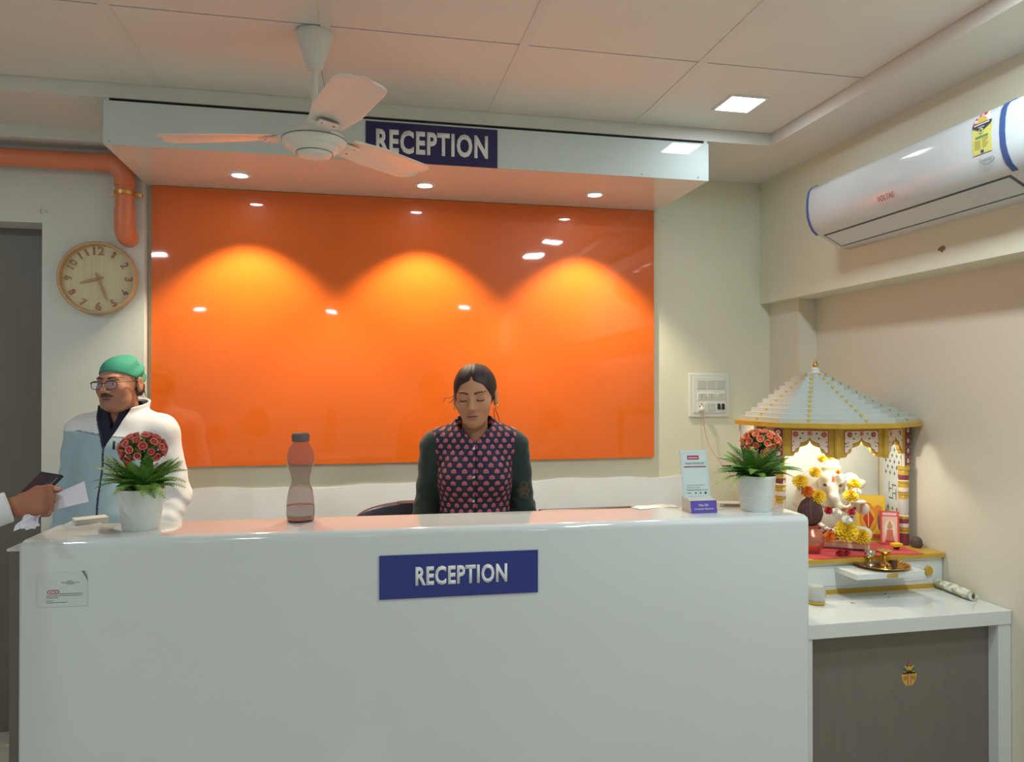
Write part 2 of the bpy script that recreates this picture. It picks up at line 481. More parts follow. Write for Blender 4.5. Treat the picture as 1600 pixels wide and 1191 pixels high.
# ---------------------------------------------------------------- glossy orange back panel
def orange_mat():
    m = mat('orange_back_painted_glass', (234, 108, 26), 0.35, spec=0.35, coat=1.0, var=0.02)
    nt = m.node_tree; b = nt.nodes['Principled BSDF']
    n = nt.nodes.new('ShaderNodeTexNoise'); n.inputs['Scale'].default_value = 3.0; n.inputs['Detail'].default_value = 1.0
    bp = nt.nodes.new('ShaderNodeBump'); bp.inputs['Strength'].default_value = 0.12; bp.inputs['Distance'].default_value = 0.01
    t = nt.nodes.new('ShaderNodeTexCoord'); nt.links.new(t.outputs['Object'], n.inputs['Vector'])
    nt.links.new(n.outputs['Fac'], bp.inputs['Height']); nt.links.new(bp.outputs[0], b.inputs['Coat Normal'])
    return m
op = part('orange_panel', MB().box((-.913, 3.576, 1.178), (1.497, 3.59, SOF - .001)), [orange_mat()], None)
tag(op, 'large glossy orange glass panel on the wall behind the desk', 'wall panel')
# white sheet along the bottom of the back wall
top = []
random.seed(3)
for k in range(60):
    x = -.93 + 2.62 * k / 59
    top.append((x, 1.072 + .006 * math.sin(x * 7) + .004 * math.sin(x * 19 + 1) + (.012 * max(0, x - 1.1))))
mb = MB(); mb.M = frame((0, YB, 0), (1, 0, 0), (0, 0, 1))
mb.prism([(-.93, .1), (1.69, .1)] + top[::-1], 0.0005, .006)
dd = part('wall_sheet', mb, mat('dado_white', (236, 242, 248), 0.3, var=0.04, vscale=9), None)
tag(dd, 'white sheet with a wavy top edge along the wall below the orange panel', 'wall sheet')

# ---------------------------------------------------------------- signs
m_navy = mat('sign_navy', (44, 42, 92), 0.35, var=0.03)
m_blue = mat('sign_blue', (52, 64, 138), 0.3, var=0.03)
m_letw = mat('sign_letter_white', (236, 238, 238), 0.4, var=0.01)
a = at_y(571, 200, CY); b = at_y(777, 234, CY)
sg = thing('reception_sign', 'navy RECEPTION sign on the canopy fascia behind the fan', 'sign', ((a.x + b.x) / 2, CY, SOF))
part('board', MB().box((a.x, CY - .004, SOF - .002), (b.x, CY - .0005, 2.609)), m_navy, sg)
l0, l1 = at_y(587, 225, CY).x, at_y(762, 225, CY).x
text_part('lettering', 'RECEPTION', l1 - l0, .096, ((l0 + l1) / 2, CY - .004, 2.533), (1, 0, 0), (0, 0, 1), m_letw, sg, .0015, .035)

# ---------------------------------------------------------------- reception desk
DR = math.radians(-2.0)
DZ = 1.13
dk = thing('reception_desk', 'long glossy white reception desk with a raised counter', 'desk', (.265, 2.168, 0), DR)
def dpt(x, y, z): return Matrix.Translation((.265, 2.168, 0)) @ Matrix.Rotation(DR, 4, 'Z') @ Vector((x, y, z))
DX0, DX1, DD = -1.158, 1.157, .235
r = .022
prof = [(0, .0)] + [(0, DZ - r)] + [(r - r * math.cos(t), DZ - r + r * math.sin(t)) for t in [PI / 2 * k / 6 for k in range(1, 7)]] + [(DD, DZ), (DD, DZ - .04), (.04, DZ - .04), (.04, 0)]
mb = MB()
rings = []
for x in (DX0, DX0 + .006, DX1 - .006, DX1):
    s_ = 0.004 if x in (DX0, DX1) else 0
    rings.append([(x, y + (s_ if y < .02 else 0), z - (s_ if z > DZ - .005 else 0)) for y, z in prof])
mb.ring_loft([list(reversed(q)) for q in rings])
part('front_and_counter', mb, m_whited, dk, True, 30, local=True)
part('work_surface', MB().box((DX0 + .04, .04, .715), (DX1 - .04, .40, .745)), m_white, dk, local=True)
part('side_panel', MB().box((DX0, .04, 0), (DX0 + .03, .50, DZ - .04)), m_white, dk, local=True)
part('side_panel', MB().box((DX1 - .03, .04, 0), (DX1, .50, DZ - .04)), m_white, dk, local=True)
part('end_panel', MB().box((DX0 - .036, .03, 0), (DX0 - .001, .50, 1.098)), m_brown, dk, local=True, label='dark brown end panel of the desk')
part('end_cap', MB().box((DX0 - .042, .025, 1.098), (DX0 - .001, .50, 1.106), bev=.002), m_whited, dk, local=True)
# its sign
x0, x1 = -.205, .262
ds = thing('reception_sign', 'blue RECEPTION sign on the front of the white desk', 'sign', dpt(.03, 0, .93), DR)
part('board', MB().box((-.235, -.0035, -.003), (.235, -.0003, .124)), m_blue, ds, local=True)
o = text_part('lettering', 'RECEPTION', .272, .056, (0, 0, 0), (1, 0, 0), (0, 0, 1), m_letw, None, .001, .035)
o.parent = ds; o.location = (.005, -.0035, .0605)
# notice taped to the desk
m_paper = mat('notice_paper', (214, 222, 220), 0.25, var=0.03)
nt_ = thing('notice_sheet', 'small printed notice taped to the left end of the desk front', 'notice', dpt(-1.112, 0, .95), DR)
part('paper', MB().box((0, -.0012, 0), (.125, -.0003, .095)), m_paper, nt_, local=True)
ink = (96, 104, 108); sh = [([(.118, .095), (.124, .08), (.1255, .066), (.120, .078), (.110, .095)], (120, 128, 122), 0)]
for cx, w in ((.033, .012), (.046, .012)):
    sh += [(disc(cx, .04, .009, 14, .0065), (176, 84, 96), 0), (disc(cx, .04, .0065, 12, .0045), (222, 210, 212), 1), (disc(cx, .04, .003, 8, .002), (176, 84, 96), 2)]
random.seed(5)
def textline(x0, x1, y, hgt=.0016):
    x = x0; out = []
    while x < x1:
        w = random.uniform(.003, .008); out.append((rect(x, y, min(x + w, x1), y + hgt), ink, 0)); x += w + .0012
    return out
for l in ((.075, .087, .068), (.06, .105, .064), (.072, .094, .060), (.055, .112, .034), (.022, .112, .029), (.022, .052, .024), (.022, .04, .016), (.022, .075, .011)): sh += textline(*l)
pr = prints('print', sh, (0, -.0012, 0), (1, 0, 0), (0, 0, 1), None); pr.parent = nt_

# ---------------------------------------------------------------- right-hand cabinet counter
KZ = .752
ky = at_z(1580, 953, KZ).y
cb = thing('cabinet_counter', 'low white cabinet with a dark brown front below the shrine', 'cabinet', (1.86, 2.5, 0))
kx0 = 1.452
part('worktop', MB().box((kx0, ky, KZ - .05), (XR - .002, 3.32, KZ), bev=.0025), m_white, cb)
part('side_post', MB().box((XR - .055, ky + .004, 0), (XR - .002, ky + .45, KZ - .05)), m_white, cb)
part('side_post', MB().box((kx0, ky + .004, 0), (kx0 + .03, ky + .45, KZ - .05)), m_white, cb)
part('front_panel', MB().box((kx0 + .03, ky + .045, 0), (XR - .055, ky + .065, KZ - .05)), m_brown, cb)
# painted pot emblem on the cabinet
e = at_y(1419, 1054, ky + .045)
Y1, Y2, RD, GR, PK = (214, 176, 74), (176, 128, 44), (196, 84, 78), (84, 104, 52), (216, 160, 108)
sh = [([(-.03, .004), (-.027, -.016), (-.014, -.036), (.014, -.036), (.027, -.016), (.03, .004), (.022, .009), (-.022, .009)], Y1, 0),
      (rect(-.026, .004, .026, .010), (96, 62, 36), 1), (rect(-.004, -.036, .005, .004), PK, 1), (rect(-.007, -.034, -.004, .002), (170, 84, 52), 2), (rect(.005, -.034, .008, .002), (170, 84, 52), 2),
      (disc(-.016, -.010, .008), Y2, 1), (disc(.017, -.010, .008), Y2, 1), ([(-.012, .026), (0, .016), (.012, .026), (0, .034)], Y1, 3),
      ([(-.009, .030), (.009, .030), (0, .050)], RD, 4), (rect(-.012, .008, .012, .016), (92, 66, 48), 1)]
for sx in (-1, 1):
    for k, (dx, dy) in enumerate(((.024, .012), (.026, .022), (.022, .032), (.012, .034))):
        q = [(sx * .002, .010), (sx * dx * .6, dy + .002), (sx * dx, dy), (sx * dx * .7, dy - .006)]
        sh.append((q if sx > 0 else q[::-1], GR if k % 2 else (190, 176, 110), 1 + k % 2))
em = prints('pot_emblem', sh, e, (1, 0, 0), (0, 0, 1), cb, label='yellow pot emblem with leaves and red tip')

# ================================================================ ceiling fan
m_fan = mat('fan_enamel_white', (228, 226, 220), 0.3, var=0.02)
m_fans = mat('fan_grey', (130, 126, 120), 0.5)  # plain grey of the cord, screws, trim ring and cap seam
fp = at_z(491, 50, TZ)
FX, FY = fp.x, fp.y
fan = thing('ceiling_fan', 'white three-blade ceiling fan hanging in front of the canopy', 'fan', (FX, FY, 2.30))
def fz(v): return CAM_Z + (HOR - v) / FPX * (fp - Vector((0, 0, 0))).dot(Vector((SA, CA, 0)))
part('ceiling_cup', MB().at((FX, FY, 0)).lathe([(.058, TZ - .002), (.060, TZ - .008), (.056, TZ - .03), (.030, fz(98)), (.026, fz(106)), (.018, fz(109))], 28), m_fan, fan, True)
part('down_rod', MB().at((FX, FY, 0)).lathe([(.0105, fz(108)), (.0105, fz(190))], 14), m_fan, fan, True)
part('cord', MB().tube([(FX + .016, FY, fz(95)), (FX + .030, FY + .02, fz(130)), (FX + .033, FY + .03, fz(155)), (FX + .02, FY + .01, fz(180)), (FX + .01, FY, fz(195))], .0012, 6), m_fans, fan, True)
part('rod_cover', MB().at((FX, FY, 0)).lathe([(.020, fz(180)), (.034, fz(192)), (.036, fz(200))], 24), m_fan, fan, True)
mz = fz(222)
part('motor_housing', MB().at((FX, FY, mz)).lathe([(.03, .045), (.055, .040), (.068, .028), (.070, .020), (.097, .016), (.103, .006), (.102, -.002), (.096, -.010), (.088, -.018), (.080, -.020)], 40), m_fan, fan, True, 50)
part('trim_ring', MB().at((FX, FY, mz)).lathe([(.1035, .006), (.1042, .004), (.1035, .002)], 40, cap=False), m_fans, fan, True)
part('bottom_cap', MB().at((FX, FY, mz)).lathe([(.080, -.020), (.072, -.030), (.058, -.034), (.056, -.037), (.050, -.046), (.030, -.052), (.001, -.054)], 40), m_fan, fan, True, 50)
part('cap_seam', MB().at((FX, FY, mz)).lathe([(.0585, -.0345), (.0592, -.036), (.0575, -.0372)], 36, cap=False), m_fans, fan, True)
def blade_mesh():
    # along +x from the hub; top view outline with a pressed ridge
    mb = MB(); n = 60; rings = []
    for i in range(n + 1):
        t = i / n; x = .125 + .385 * t
        w = .054 + .020 * min(1, t * 3)
        if t > .86: w *= math.sqrt(max(0.02, 1 - ((t - .86) / .14) ** 3 * .9))
        tw = -math.radians(11 - 4 * t)
        row = []
        for yy, dz in ((-1, .004), (-.88, .0015), (-.72, .004), (0, .010), (.72, .004), (.88, .0015), (1, .004)):
            row.append((x, yy * w * math.cos(tw), dz + yy * w * math.sin(tw)))
        low = [(x, y, z - .0022) for x, y, z in row]
        rings.append(row + low[::-1])
    mb.ring_loft(rings)
    return mb.mesh('blade', m_fan, True, 35)
def iron_mesh():
    mb = MB(); rings = []
    for x, w, z, th in ((.085, .028, .004, .006), (.115, .024, .010, .005), (.14, .034, .0045, .004), (.175, .030, .006, .003)):
        rings.append([(x, -w, z), (x, w, z - w * .25), (x, w, z + th - w * .25), (x, -w, z + th)])
    mb.ring_loft([q[::-1] for q in rings]); return mb.mesh('blade_iron', m_fan)
bme, ime = blade_mesh(), iron_mesh()
scm = MB().lathe([(.005, 0), (.004, -.0035)], 8).mesh('screw', m_fans)
for ang in (165, 44, -72):
    a_ = math.radians(ang)
    bo = link('blade', bme, fan, (FX, FY, mz + .018), (0, 0, a_))
    io = link('blade_iron', ime, bo, (0, 0, -.010), local=True)
    for q in (-.018, .018): link('screw', scm, bo, (.155, q, -.006 - q * .15), local=True)

# ================================================================ air conditioner on the beam
m_ac = mat('ac_white_gloss', (208, 216, 219), 0.15, spec=0.5, coat=0.4, var=0.01)
m_acb = mat('ac_blue_trim', (66, 98, 156), 0.3, var=0.02)
m_acd = mat('ac_dark_slot', (86, 88, 96), 0.5)
aw = XB - .0005
AP = [(aw, 2.425), (1.985, 2.425), (1.955, 2.420), (1.932, 2.408), (1.920, 2.390), (1.914, 2.36), (1.912, 2.32), (1.915, 2.28), (1.924, 2.25), (1.940, 2.222), (1.96, 2.204), (2.062, 2.152), (2.078, 2.148), (aw, 2.146)]
ay0, ay1 = 1.775, 2.875
ac = thing('air_conditioner', 'white wall air conditioner with blue end trims on the beam', 'air conditioner', (2.0, 2.32, 2.146))
def ac_slab(y0, y1, out=0.0, pts=AP, shrink0=0, shrink1=0):
    cx, cz = 2.03, 2.29
    def ring(y, o):
        q = []
        for x, z in pts:
            if x >= aw - .001: q.append((x, y, z + (o if z > cz else -o))); continue
            dx, dz_ = x - cx - .06, z - cz; L = math.hypot(dx, dz_)
            q.append((x + dx / L * o, y, z + dz_ / L * o))
        return q
    mb = MB(); R = [ring(y0, out - shrink0)]
    if shrink0: R += [ring(y0 + .004, out - shrink0 * .3), ring(y0 + .012, out)]
    if shrink1: R += [ring(y1 - .012, out), ring(y1 - .004, out - shrink1 * .3)]
    R.append(ring(y1, out - shrink1))
    return mb.ring_loft(R)
part('body', ac_slab(ay0, ay1, 0, shrink0=.012, shrink1=.012), m_ac, ac, True, 35)
def ac_x(z):
    for (xa, za), (xb, zb) in zip(AP[1:], AP[2:]):
        if za >= z >= zb and za > zb: return xa + (xb - xa) * (za - z) / (za - zb)
    return 1.92
strip = [(x, z) for x, z in AP[1:11]]
def trim(y0, y1):
    mb = MB(); R = []
    for x, z in strip:
        dx, dz_ = x - 2.09, z - 2.29; L = math.hypot(dx, dz_); ux, uz = dx / L * .0022, dz_ / L * .0022
        R.append([(x + ux, y0, z + uz), (x + ux, y1, z + uz), (x - ux * 2, y1, z - uz * 2), (x - ux * 2, y0, z - uz * 2)])
    return mb.ring_loft(R)
part('end_trim', trim(1.868, 1.888), m_acb, ac, True, label='blue trim strip')
part('end_trim', trim(2.862, 2.8755), m_acb, ac, True, label='blue trim strip')
# louver on the sloping underside
s0, s1 = Vector((1.96, 0, 2.204)), Vector((2.062, 0, 2.152)); sd = (s1 - s0).normalized(); sn = Vector((sd.z, 0, -sd.x)); sn = sn if sn.z < 0 else -sn
def slope_box(t0, t1, y0, y1, d0, d1):
    p = [s0 + sd * t0, s0 + sd * t1]; L = []
    mb = MB()
    for y in (y0, y1): L.append([tuple(p[0] + sn * d0 + Vector((0, y, 0))), tuple(p[1] + sn * d0 + Vector((0, y, 0))), tuple(p[1] + sn * d1 + Vector((0, y, 0))), tuple(p[0] + sn * d1 + Vector((0, y, 0)))])
    return mb.ring_loft(L)
part('air_slot', slope_box(.010, .110, 1.905, 2.838, -.004, .0012), m_acd, ac)
part('louver', slope_box(.017, .102, 1.915, 2.828, .0, .0030), m_ac, ac)
yl = Vector((0, -1, 0))
p = Vector((ac_x(2.251), 2.395, 2.251))
text_part('brand_lettering', 'VOLTAS', .088, .022, p + Vector((-.004, 0, 0)), (0, -1, 0), (-.25, 0, 1), mat('logo_red', (196, 84, 84), 0.4), ac, .0004, .01)
p = Vector((ac_x(2.402) - .003, 2.80, 2.402))
text_part('small_lettering', 'adjustable inverter', .085, .008, p, (0, -1, 0), (.55, 0, 1), mat('logo_grey', (120, 126, 132), 0.4), ac, .0004)
# energy label
lab = []
LW = .072
for k in range(1): pass
lab += [(rect(-.036, -.075 + k * .0093, .036, -.0657 + k * .0093), (222, 218, 120), 0) for k in range(10)]
fan_ = [(.036 * math.cos(t), .022 + .034 * math.sin(t)) for t in [PI * k / 14 for k in range(15)]]
lab += [(fan_, (236, 236, 232), 1), ([(0, .022)] + [(.036 * math.cos(t), .022 + .034 * math.sin(t)) for t in [PI * (.42 + .58 * k / 10) for k in range(11)]], (204, 58, 56), 2),
        ([(.019 * math.cos(t), .022 + .018 * math.sin(t)) for t in [PI * k / 10 for k in range(11)]], (222, 190, 76), 3),
        ([(-.036, .012), (.0, -.006), (.036, .012), (.036, .022), (-.036, .022)], (62, 66, 84), 3), (rect(-.029, .015, .029, .019), (226, 228, 228), 4), (rect(-.012, .006, .012, .009), (200, 204, 210), 4),
        (disc(0, -.004, .008), (226, 226, 160), 4), (disc(0, -.004, .0045), (70, 110, 70), 5)]
for a_ in (.55, .72, .88): lab.append((disc(.028 * math.cos(PI * a_), .022 + .026 * math.sin(PI * a_), .0045, 8), (244, 224, 220), 4))
lab.append((rect(-.024, -.026, .024, -.019), (96, 150, 96), 1))
for k in range(6):
    lab.append((rect(-.027, -.034 - k * .005, -.004, -.0325 - k * .005), (168, 164, 84), 1)); lab.append((rect(.002, -.032 - k * .005, .026 - .004 * (k % 3), -.0305 - k * .005), (168, 164, 84), 1))
lab.append((rect(-.006, -.073, .006, -.064), (60, 84, 130), 1))
# bend the label onto the casing
lb = prints('energy_label', lab, (0, 0, 0), (0, -1, 0), (0, 0, 1), None, label='yellow energy label with red star dial')
for v in lb.data.vertices:
    d = -v.co.x; z = 2.352 + v.co.z
    v.co = Vector((ac_x(z) - .0012 + v.co.x * 2.2, 1.952 + v.co.y, z))
lb.parent = ac; lb.matrix_parent_inverse = world_of(ac).inverted()
text_part('inverter_lettering', 'Inverter', .05, .015, (ac_x(2.258) - .003, 1.944, 2.258), (0, -1, 0), (.1, 0, 1), mat('logo_grey'), ac, .0004)
arc = MB().tube([(ac_x(2.25) - .002, 1.944 - .026 * math.cos(t), 2.254 - .012 * math.sin(t)) for t in [PI * (-.15 + .85 * k / 10) for k in range(11)]], .0009, 5)
part('swoosh', arc, mat('logo_grey'), ac)
# chipped plaster under the unit
c = at_x(1472, 389, XB)
mb = MB(); mb.M = frame(c, (0, -1, 0), (0, 0, 1))
mb.prism([(-.018, -.002), (-.006, -.006), (.004, -.014), (.008, -.005), (.016, -.008), (.019, .004), (.008, .012), (-.004, .008), (-.012, .006)], .0003, .002)
hp = part('plaster_chip', mb, mat('plaster_brown', (150, 118, 98), 0.9, var=0.3, vscale=80), None)
tag(hp, 'small chipped brown plaster spot on the beam under the air conditioner', 'plaster chip')
def hook(name, label, pts, r, m):
    return tag(part(name, MB().tube(pts, r, 6), m, None, True), label, 'hook')
q = at_y(1187, 297, YB)
hook('wall_hook', 'tiny white hook high in the right back corner', [(q.x - .012, YB + .001, q.z + .012), (q.x - .012, YB - .012, q.z + .008), (q.x, YB - .018, q.z - .008), (q.x + .012, YB - .012, q.z + .004)], .0035, m_plw)
q = at_y(70, 331, YL)
hook('wall_hook', 'small bent wire hook above the dark doorway', [(q.x + .01, YL + .001, q.z - .002), (q.x + .004, YL - .014, q.z), (q.x - .010, YL - .018, q.z + .012), (q.x - .014, YL - .016, q.z - .004), (q.x - .006, YL - .016, q.z - .014)], .0022, m_steel)

# ================================================================ orange pipe
m_pipe = mat('pipe_orange_paint', (238, 136, 96), 0.3, coat=0.2, var=0.05)
py, pr_ = 3.478, .0375
pz = at_y(100, 250, py).z; px = at_y(194, 300, py).x; pzb = at_y(188, 372, py).z
pipe = thing('drain_pipe', 'orange painted drain pipe along the wall top bending down beside the canopy', 'pipe', (px, py, pzb))
part('horizontal_pipe', MB().tube([(XL + .02, py, pz), (px - .07, py, pz)], pr_, 20), m_pipe, pipe, True)
arc = [(px - .07 + .07 * math.sin(t), py, pz - .07 + .07 * math.cos(t)) for t in [PI / 2 * k / 8 for k in range(9)]]
part('elbow', MB().tube([(px - .10, py, pz)] + arc + [(px, py, pz - .10)], pr_ + .004, 20), m_pipe, pipe, True)
part('vertical_pipe', MB().tube([(px, py, pz - .08), (px, py, pzb + .10)], pr_, 20), m_pipe, pipe, True)
arc = [(px, py + .045 - .045 * math.cos(t), pzb + .058 - .045 * math.sin(t) + .0) for t in [PI / 2 * k / 6 for k in range(7)]]
part('bottom_elbow', MB().tube([(px, py, pzb + .13), (px, py, pzb + .07)] + arc + [(px, YL - .0005, pzb + .013)], pr_ + .004, 20), m_pipe, pipe, True)
cz_ = at_y(193, 302, py).z
part('clamp', MB().at((px, py, cz_)).lathe([(pr_ + .001, -.008), (pr_ + .006, -.008), (pr_ + .006, .008), (pr_ + .001, .008)], 24, cap=False).at().box((px - .06, py + .02, cz_ - .008), (px - pr_, py + .035, cz_ + .008)).box((px + pr_, py + .02, cz_ - .008), (px + .065, py + .035, cz_ + .008)), m_brass, pipe, label='brass pipe clamp')

# ================================================================ wall clock
m_wood = mat('clock_wood_rim', (214, 176, 132), 0.45, var=0.1, vscale=14, stretch=(1, 1, 6))
m_woodf = mat('clock_wood_face', (224, 212, 178), 0.5, var=0.08, vscale=10, stretch=(10, 1, 1))
m_woodh = mat('clock_wood_hand', (200, 150, 114), 0.5, var=0.1, vscale=14)
cc = at_y(155, 436, YL)
ck = thing('wall_clock', 'round wooden wall clock with raised numerals beside the orange panel', 'clock', (cc.x, YL, cc.z))
def cm(): m_ = MB(); m_.M = frame((cc.x, YL, cc.z), (1, 0, 0), (0, 0, 1)); return m_
CR = .158
part('rim', cm().lathe([(CR - .012, .002), (CR, .002), (CR + .001, .036), (CR - .004, .041), (CR - .010, .040), (CR - .014, .012)], 64, cap=False), m_wood, ck, True, 50)
part('face', cm().lathe([(CR - .010, .004), (CR - .010, .012), (.001, .012)], 64), m_woodf, ck)
for n in range(1, 13):
    a_ = PI / 2 - n * PI / 6; rr = .121
    h_ = .036 if n in (12, 6) else .030
    w_ = (.018 if n < 10 else .034) * (.5 if n == 1 else 1) * (h_ / .028)
    pos = Vector((cc.x + rr * math.cos(a_), YL - .0122, cc.z + rr * math.sin(a_)))
    t_ = -(n * PI / 6)
    if 4 <= n <= 8: t_ += PI
    if n in (12, 6): t_ = 0
    xd = Vector((math.cos(t_), 0, math.sin(t_))); yd = Vector((-math.sin(t_), 0, math.cos(t_)))
    text_part('numeral', str(n), w_, h_, pos, xd, yd, m_woodh, ck, .004, .01)
def hand(ang, L, w, z, back):
    a_ = PI / 2 - ang; mb = cm(); mb.M = mb.M @ Matrix.Rotation(a_, 4, 'Z')
    return mb.prism([(-back, -w * .6), (0, -w), (L * .6, -w), (L, -.001), (L, .001), (L * .6, w), (0, w), (-back, w * .6)], z, z + .003)
part('hour_hand', hand(math.radians(254), .078, .005, .018, .022), m_woodh, ck)
part('minute_hand', hand(math.radians(160), .108, .0042, .022, .026), m_woodh, ck)
part('hand_pin', cm().lathe([(.005, .012), (.005, .027), (.003, .029)], 12), m_woodh, ck)

# ================================================================ switch board and cord
a = at_y(1075, 583, YB); b = at_y(1138, 652, YB)
sx, sz, sw = (a.x + b.x) / 2, (a.z + b.z) / 2, (b.x - a.x) / 2
sb = thing('switch_board', 'white electrical switch board on the cream wall above the card stand', 'switch board', (sx, YB, sz - sw))
m_sw = mat('switch_white', (222, 226, 218), 0.3, var=0.02); m_swg = mat('switch_grey', (196, 200, 194), 0.4); m_blk = mat('black_plastic', (36, 36, 38), 0.4)
part('plate', MB().box((sx - sw, YB - .012, sz - sw), (sx + sw, YB - .0005, sz + sw), bev=.005), m_sw, sb)
part('cover_frame', MB().box((sx - sw * .8, YB - .016, sz - sw * .8), (sx + sw * .8, YB - .012, sz + sw * .82), bev=.002), m_sw, sb)
for i in range(3):
    x = sx + (i - 1) * .055 + .008
    part('socket', MB().box((x - .023, YB - .0185, sz + .034), (x + .023, YB - .016, sz + .078), bev=.001), m_swg, sb)
    for dxx in (-.011, .012):
        part('switch', MB().at((x + dxx, YB - .016, sz - .005), (.22, 0, 0)).box((-.010, -.006, -.018), (.010, .003, .018), bev=.001), m_sw, sb)
    if i == 1: part('socket', MB().box((x - .022, YB - .0185, sz - .082), (x + .022, YB - .016, sz - .042), bev=.001), m_swg, sb)
    if i == 2:
        for dxx in (-.011, .013): part('switch', MB().at((x + dxx, YB - .016, sz - .06), (-.2, 0, 0)).box((-.008, -.005, -.015), (.008, .003, .015), bev=.001), m_blk, sb, label='black switch')
    if i == 0:
        part('socket', MB().box((x - .023, YB - .0185, sz - .085), (x + .023, YB - .016, sz - .04), bev=.001), m_sw, sb)
        for ex, ez in ((0, -.046), (-.010, -.06), (.010, -.06)): part('pin_hole', MB().at((x + ex, YB - .0186, sz + ez), (PI / 2, 0, 0)).lathe([(.0035, 0), (.003, .0006)], 8), m_blk, sb)
        plug = (x, YB - .03, sz - .072)
pl = thing('power_cord', 'thin reddish cord running from the switch board down behind the plant', 'cord', plug)
m_cord = mat('cord_rose', (190, 138, 122), 0.5)
part('plug', MB().at((plug[0], YB - .0185, plug[2]), (PI / 2, 0, 0)).lathe([(.013, 0), (.013, .014), (.006, .02)], 12), m_sw, pl, True)
pts = [Vector(plug)] + [at_y(u, v, y) for u, v, y in ((1101, 672, 3.55), (1110, 700, 3.5), (1122, 718, 3.42), (1136, 735, 3.3), (1150, 755, 3.15), (1160, 785, 3.0))]
sp = []
for i in range(len(pts) - 1):
    p0, p1, p2, p3 = pts[max(i - 1, 0)], pts[i], pts[i + 1], pts[min(i + 2, len(pts) - 1)]
    for k in range(5):
        t = k / 5
        sp.append(.5 * ((2 * p1) + (p2 - p0) * t + (2 * p0 - 5 * p1 + 4 * p2 - p3) * t * t + (3 * p1 - p0 - 3 * p2 + p3) * t ** 3))
sp.append(pts[-1]); sp.append(Vector((pts[-1].x + .02, 2.95, KZ + .003)))
part('wire', MB().tube(sp, .0022, 6), m_cord, pl, True)
# ================================================================ things on the desk
m_pot = mat('pot_white_ceramic', (224, 230, 226), 0.4, var=0.02)
m_soil = mat('pot_soil', (70, 62, 48), 0.9, var=0.3, vscale=60)
G1 = mat('leaf_green', (92, 150, 62), 0.45, var=0.35, vscale=25)
G2 = mat('leaf_light_green', (140, 182, 84), 0.45, var=0.3, vscale=25)
G3 = mat('leaf_dark_green', (58, 104, 50), 0.5, var=0.3, vscale=25)
m_stem = mat('plant_stem', (74, 76, 46), 0.6)
def bend_frond(L, lift, droop, n=9):
    pts = []
    for i in range(n + 1):
        t = i / n
        pts.append(Vector((L * t, 0, lift * t - droop * t * t)))
    return pts
def fern_mesh(L, lift, droop, width, pairs, m):
    mb = MB(); pts = bend_frond(L, lift, droop, pairs)
    mb.tube(pts, [.0016 * (1 - .7 * i / pairs) for i in range(pairs + 1)], 5)
    for i in range(2, pairs + 1):
        t = i / pairs; w = width * math.sin(PI * min(.97, .22 + .74 * t)) ** .8
        p = pts[i]; d = (pts[i] - pts[i - 1]).normalized(); nn = Vector((-d.z, 0, d.x))
        for s in (-1, 1):
            side = Vector((0, s, 0)); tip = p + side * w + d * w * .75 - nn * w * .18
            a_ = p - d * L / pairs * .42; b_ = p + d * L / pairs * .42; mid = (p + tip) * .5 + nn * w * .10
            k = len(mb.v)
            mb.put([tuple(a_), tuple(mid - d * L / pairs * .40), tuple(tip), tuple(mid + d * L / pairs * .40), tuple(b_), tuple(mid + nn * .001)],
                   [(0, 1, 5), (1, 2, 5), (2, 3, 5), (3, 4, 5), (4, 0, 5)])
    return mb.mesh('leaf', m, True, 60)
def broad_mesh(L, lift, droop, width, m):
    mb = MB(); n = 8; pts = bend_frond(L, lift, droop, n); vs = []
    for i in range(n + 1):
        t = i / n; w = width * math.sin(PI * (.06 + .94 * t) ** .8) ** .9 if t < 1 else .0005
        p = pts[i]
        vs += [(p.x, -w, p.z + w * .35), (p.x, 0, p.z - .001), (p.x, w, p.z + w * .35)]
    vs2 = [(x, y, z - .0006) for x, y, z in vs]; fs = []
    for i in range(n):
        for j in range(2):
            q = (i * 3 + j, (i + 1) * 3 + j, (i + 1) * 3 + j + 1, i * 3 + j + 1)
            fs.append(q); fs.append(tuple(z + len(vs) for z in q[::-1]))
    mb.put(vs + vs2, fs); return mb.mesh('leaf', m, True, 60)
def bloom_mesh(m_out, m_in, r):
    mb = MB(); seg = 10
    prof = [(.12, -.8), (.55, -.45), (.85, 0), (1.0, .42), (.92, .52), (.70, .30), (.62, .34), (.5, .12), (.40, .30), (.22, .18), (.05, .2)]
    R = []
    for i, (a, z) in enumerate(prof):
        R.append([(r * a * (1 + .10 * math.cos(5 * 2 * PI * k / seg + i * .6)) * math.cos(2 * PI * k / seg), r * a * (1 + .10 * math.cos(5 * 2 * PI * k / seg + i * .6)) * math.sin(2 * PI * k / seg), r * z) for k in range(seg)])
    mb.ring_loft(R, mis=[0, 0, 0, 0, 0, 1, 1, 1, 1, 1])
    return mb.mesh('flower', [m_out, m_in], True, 50)
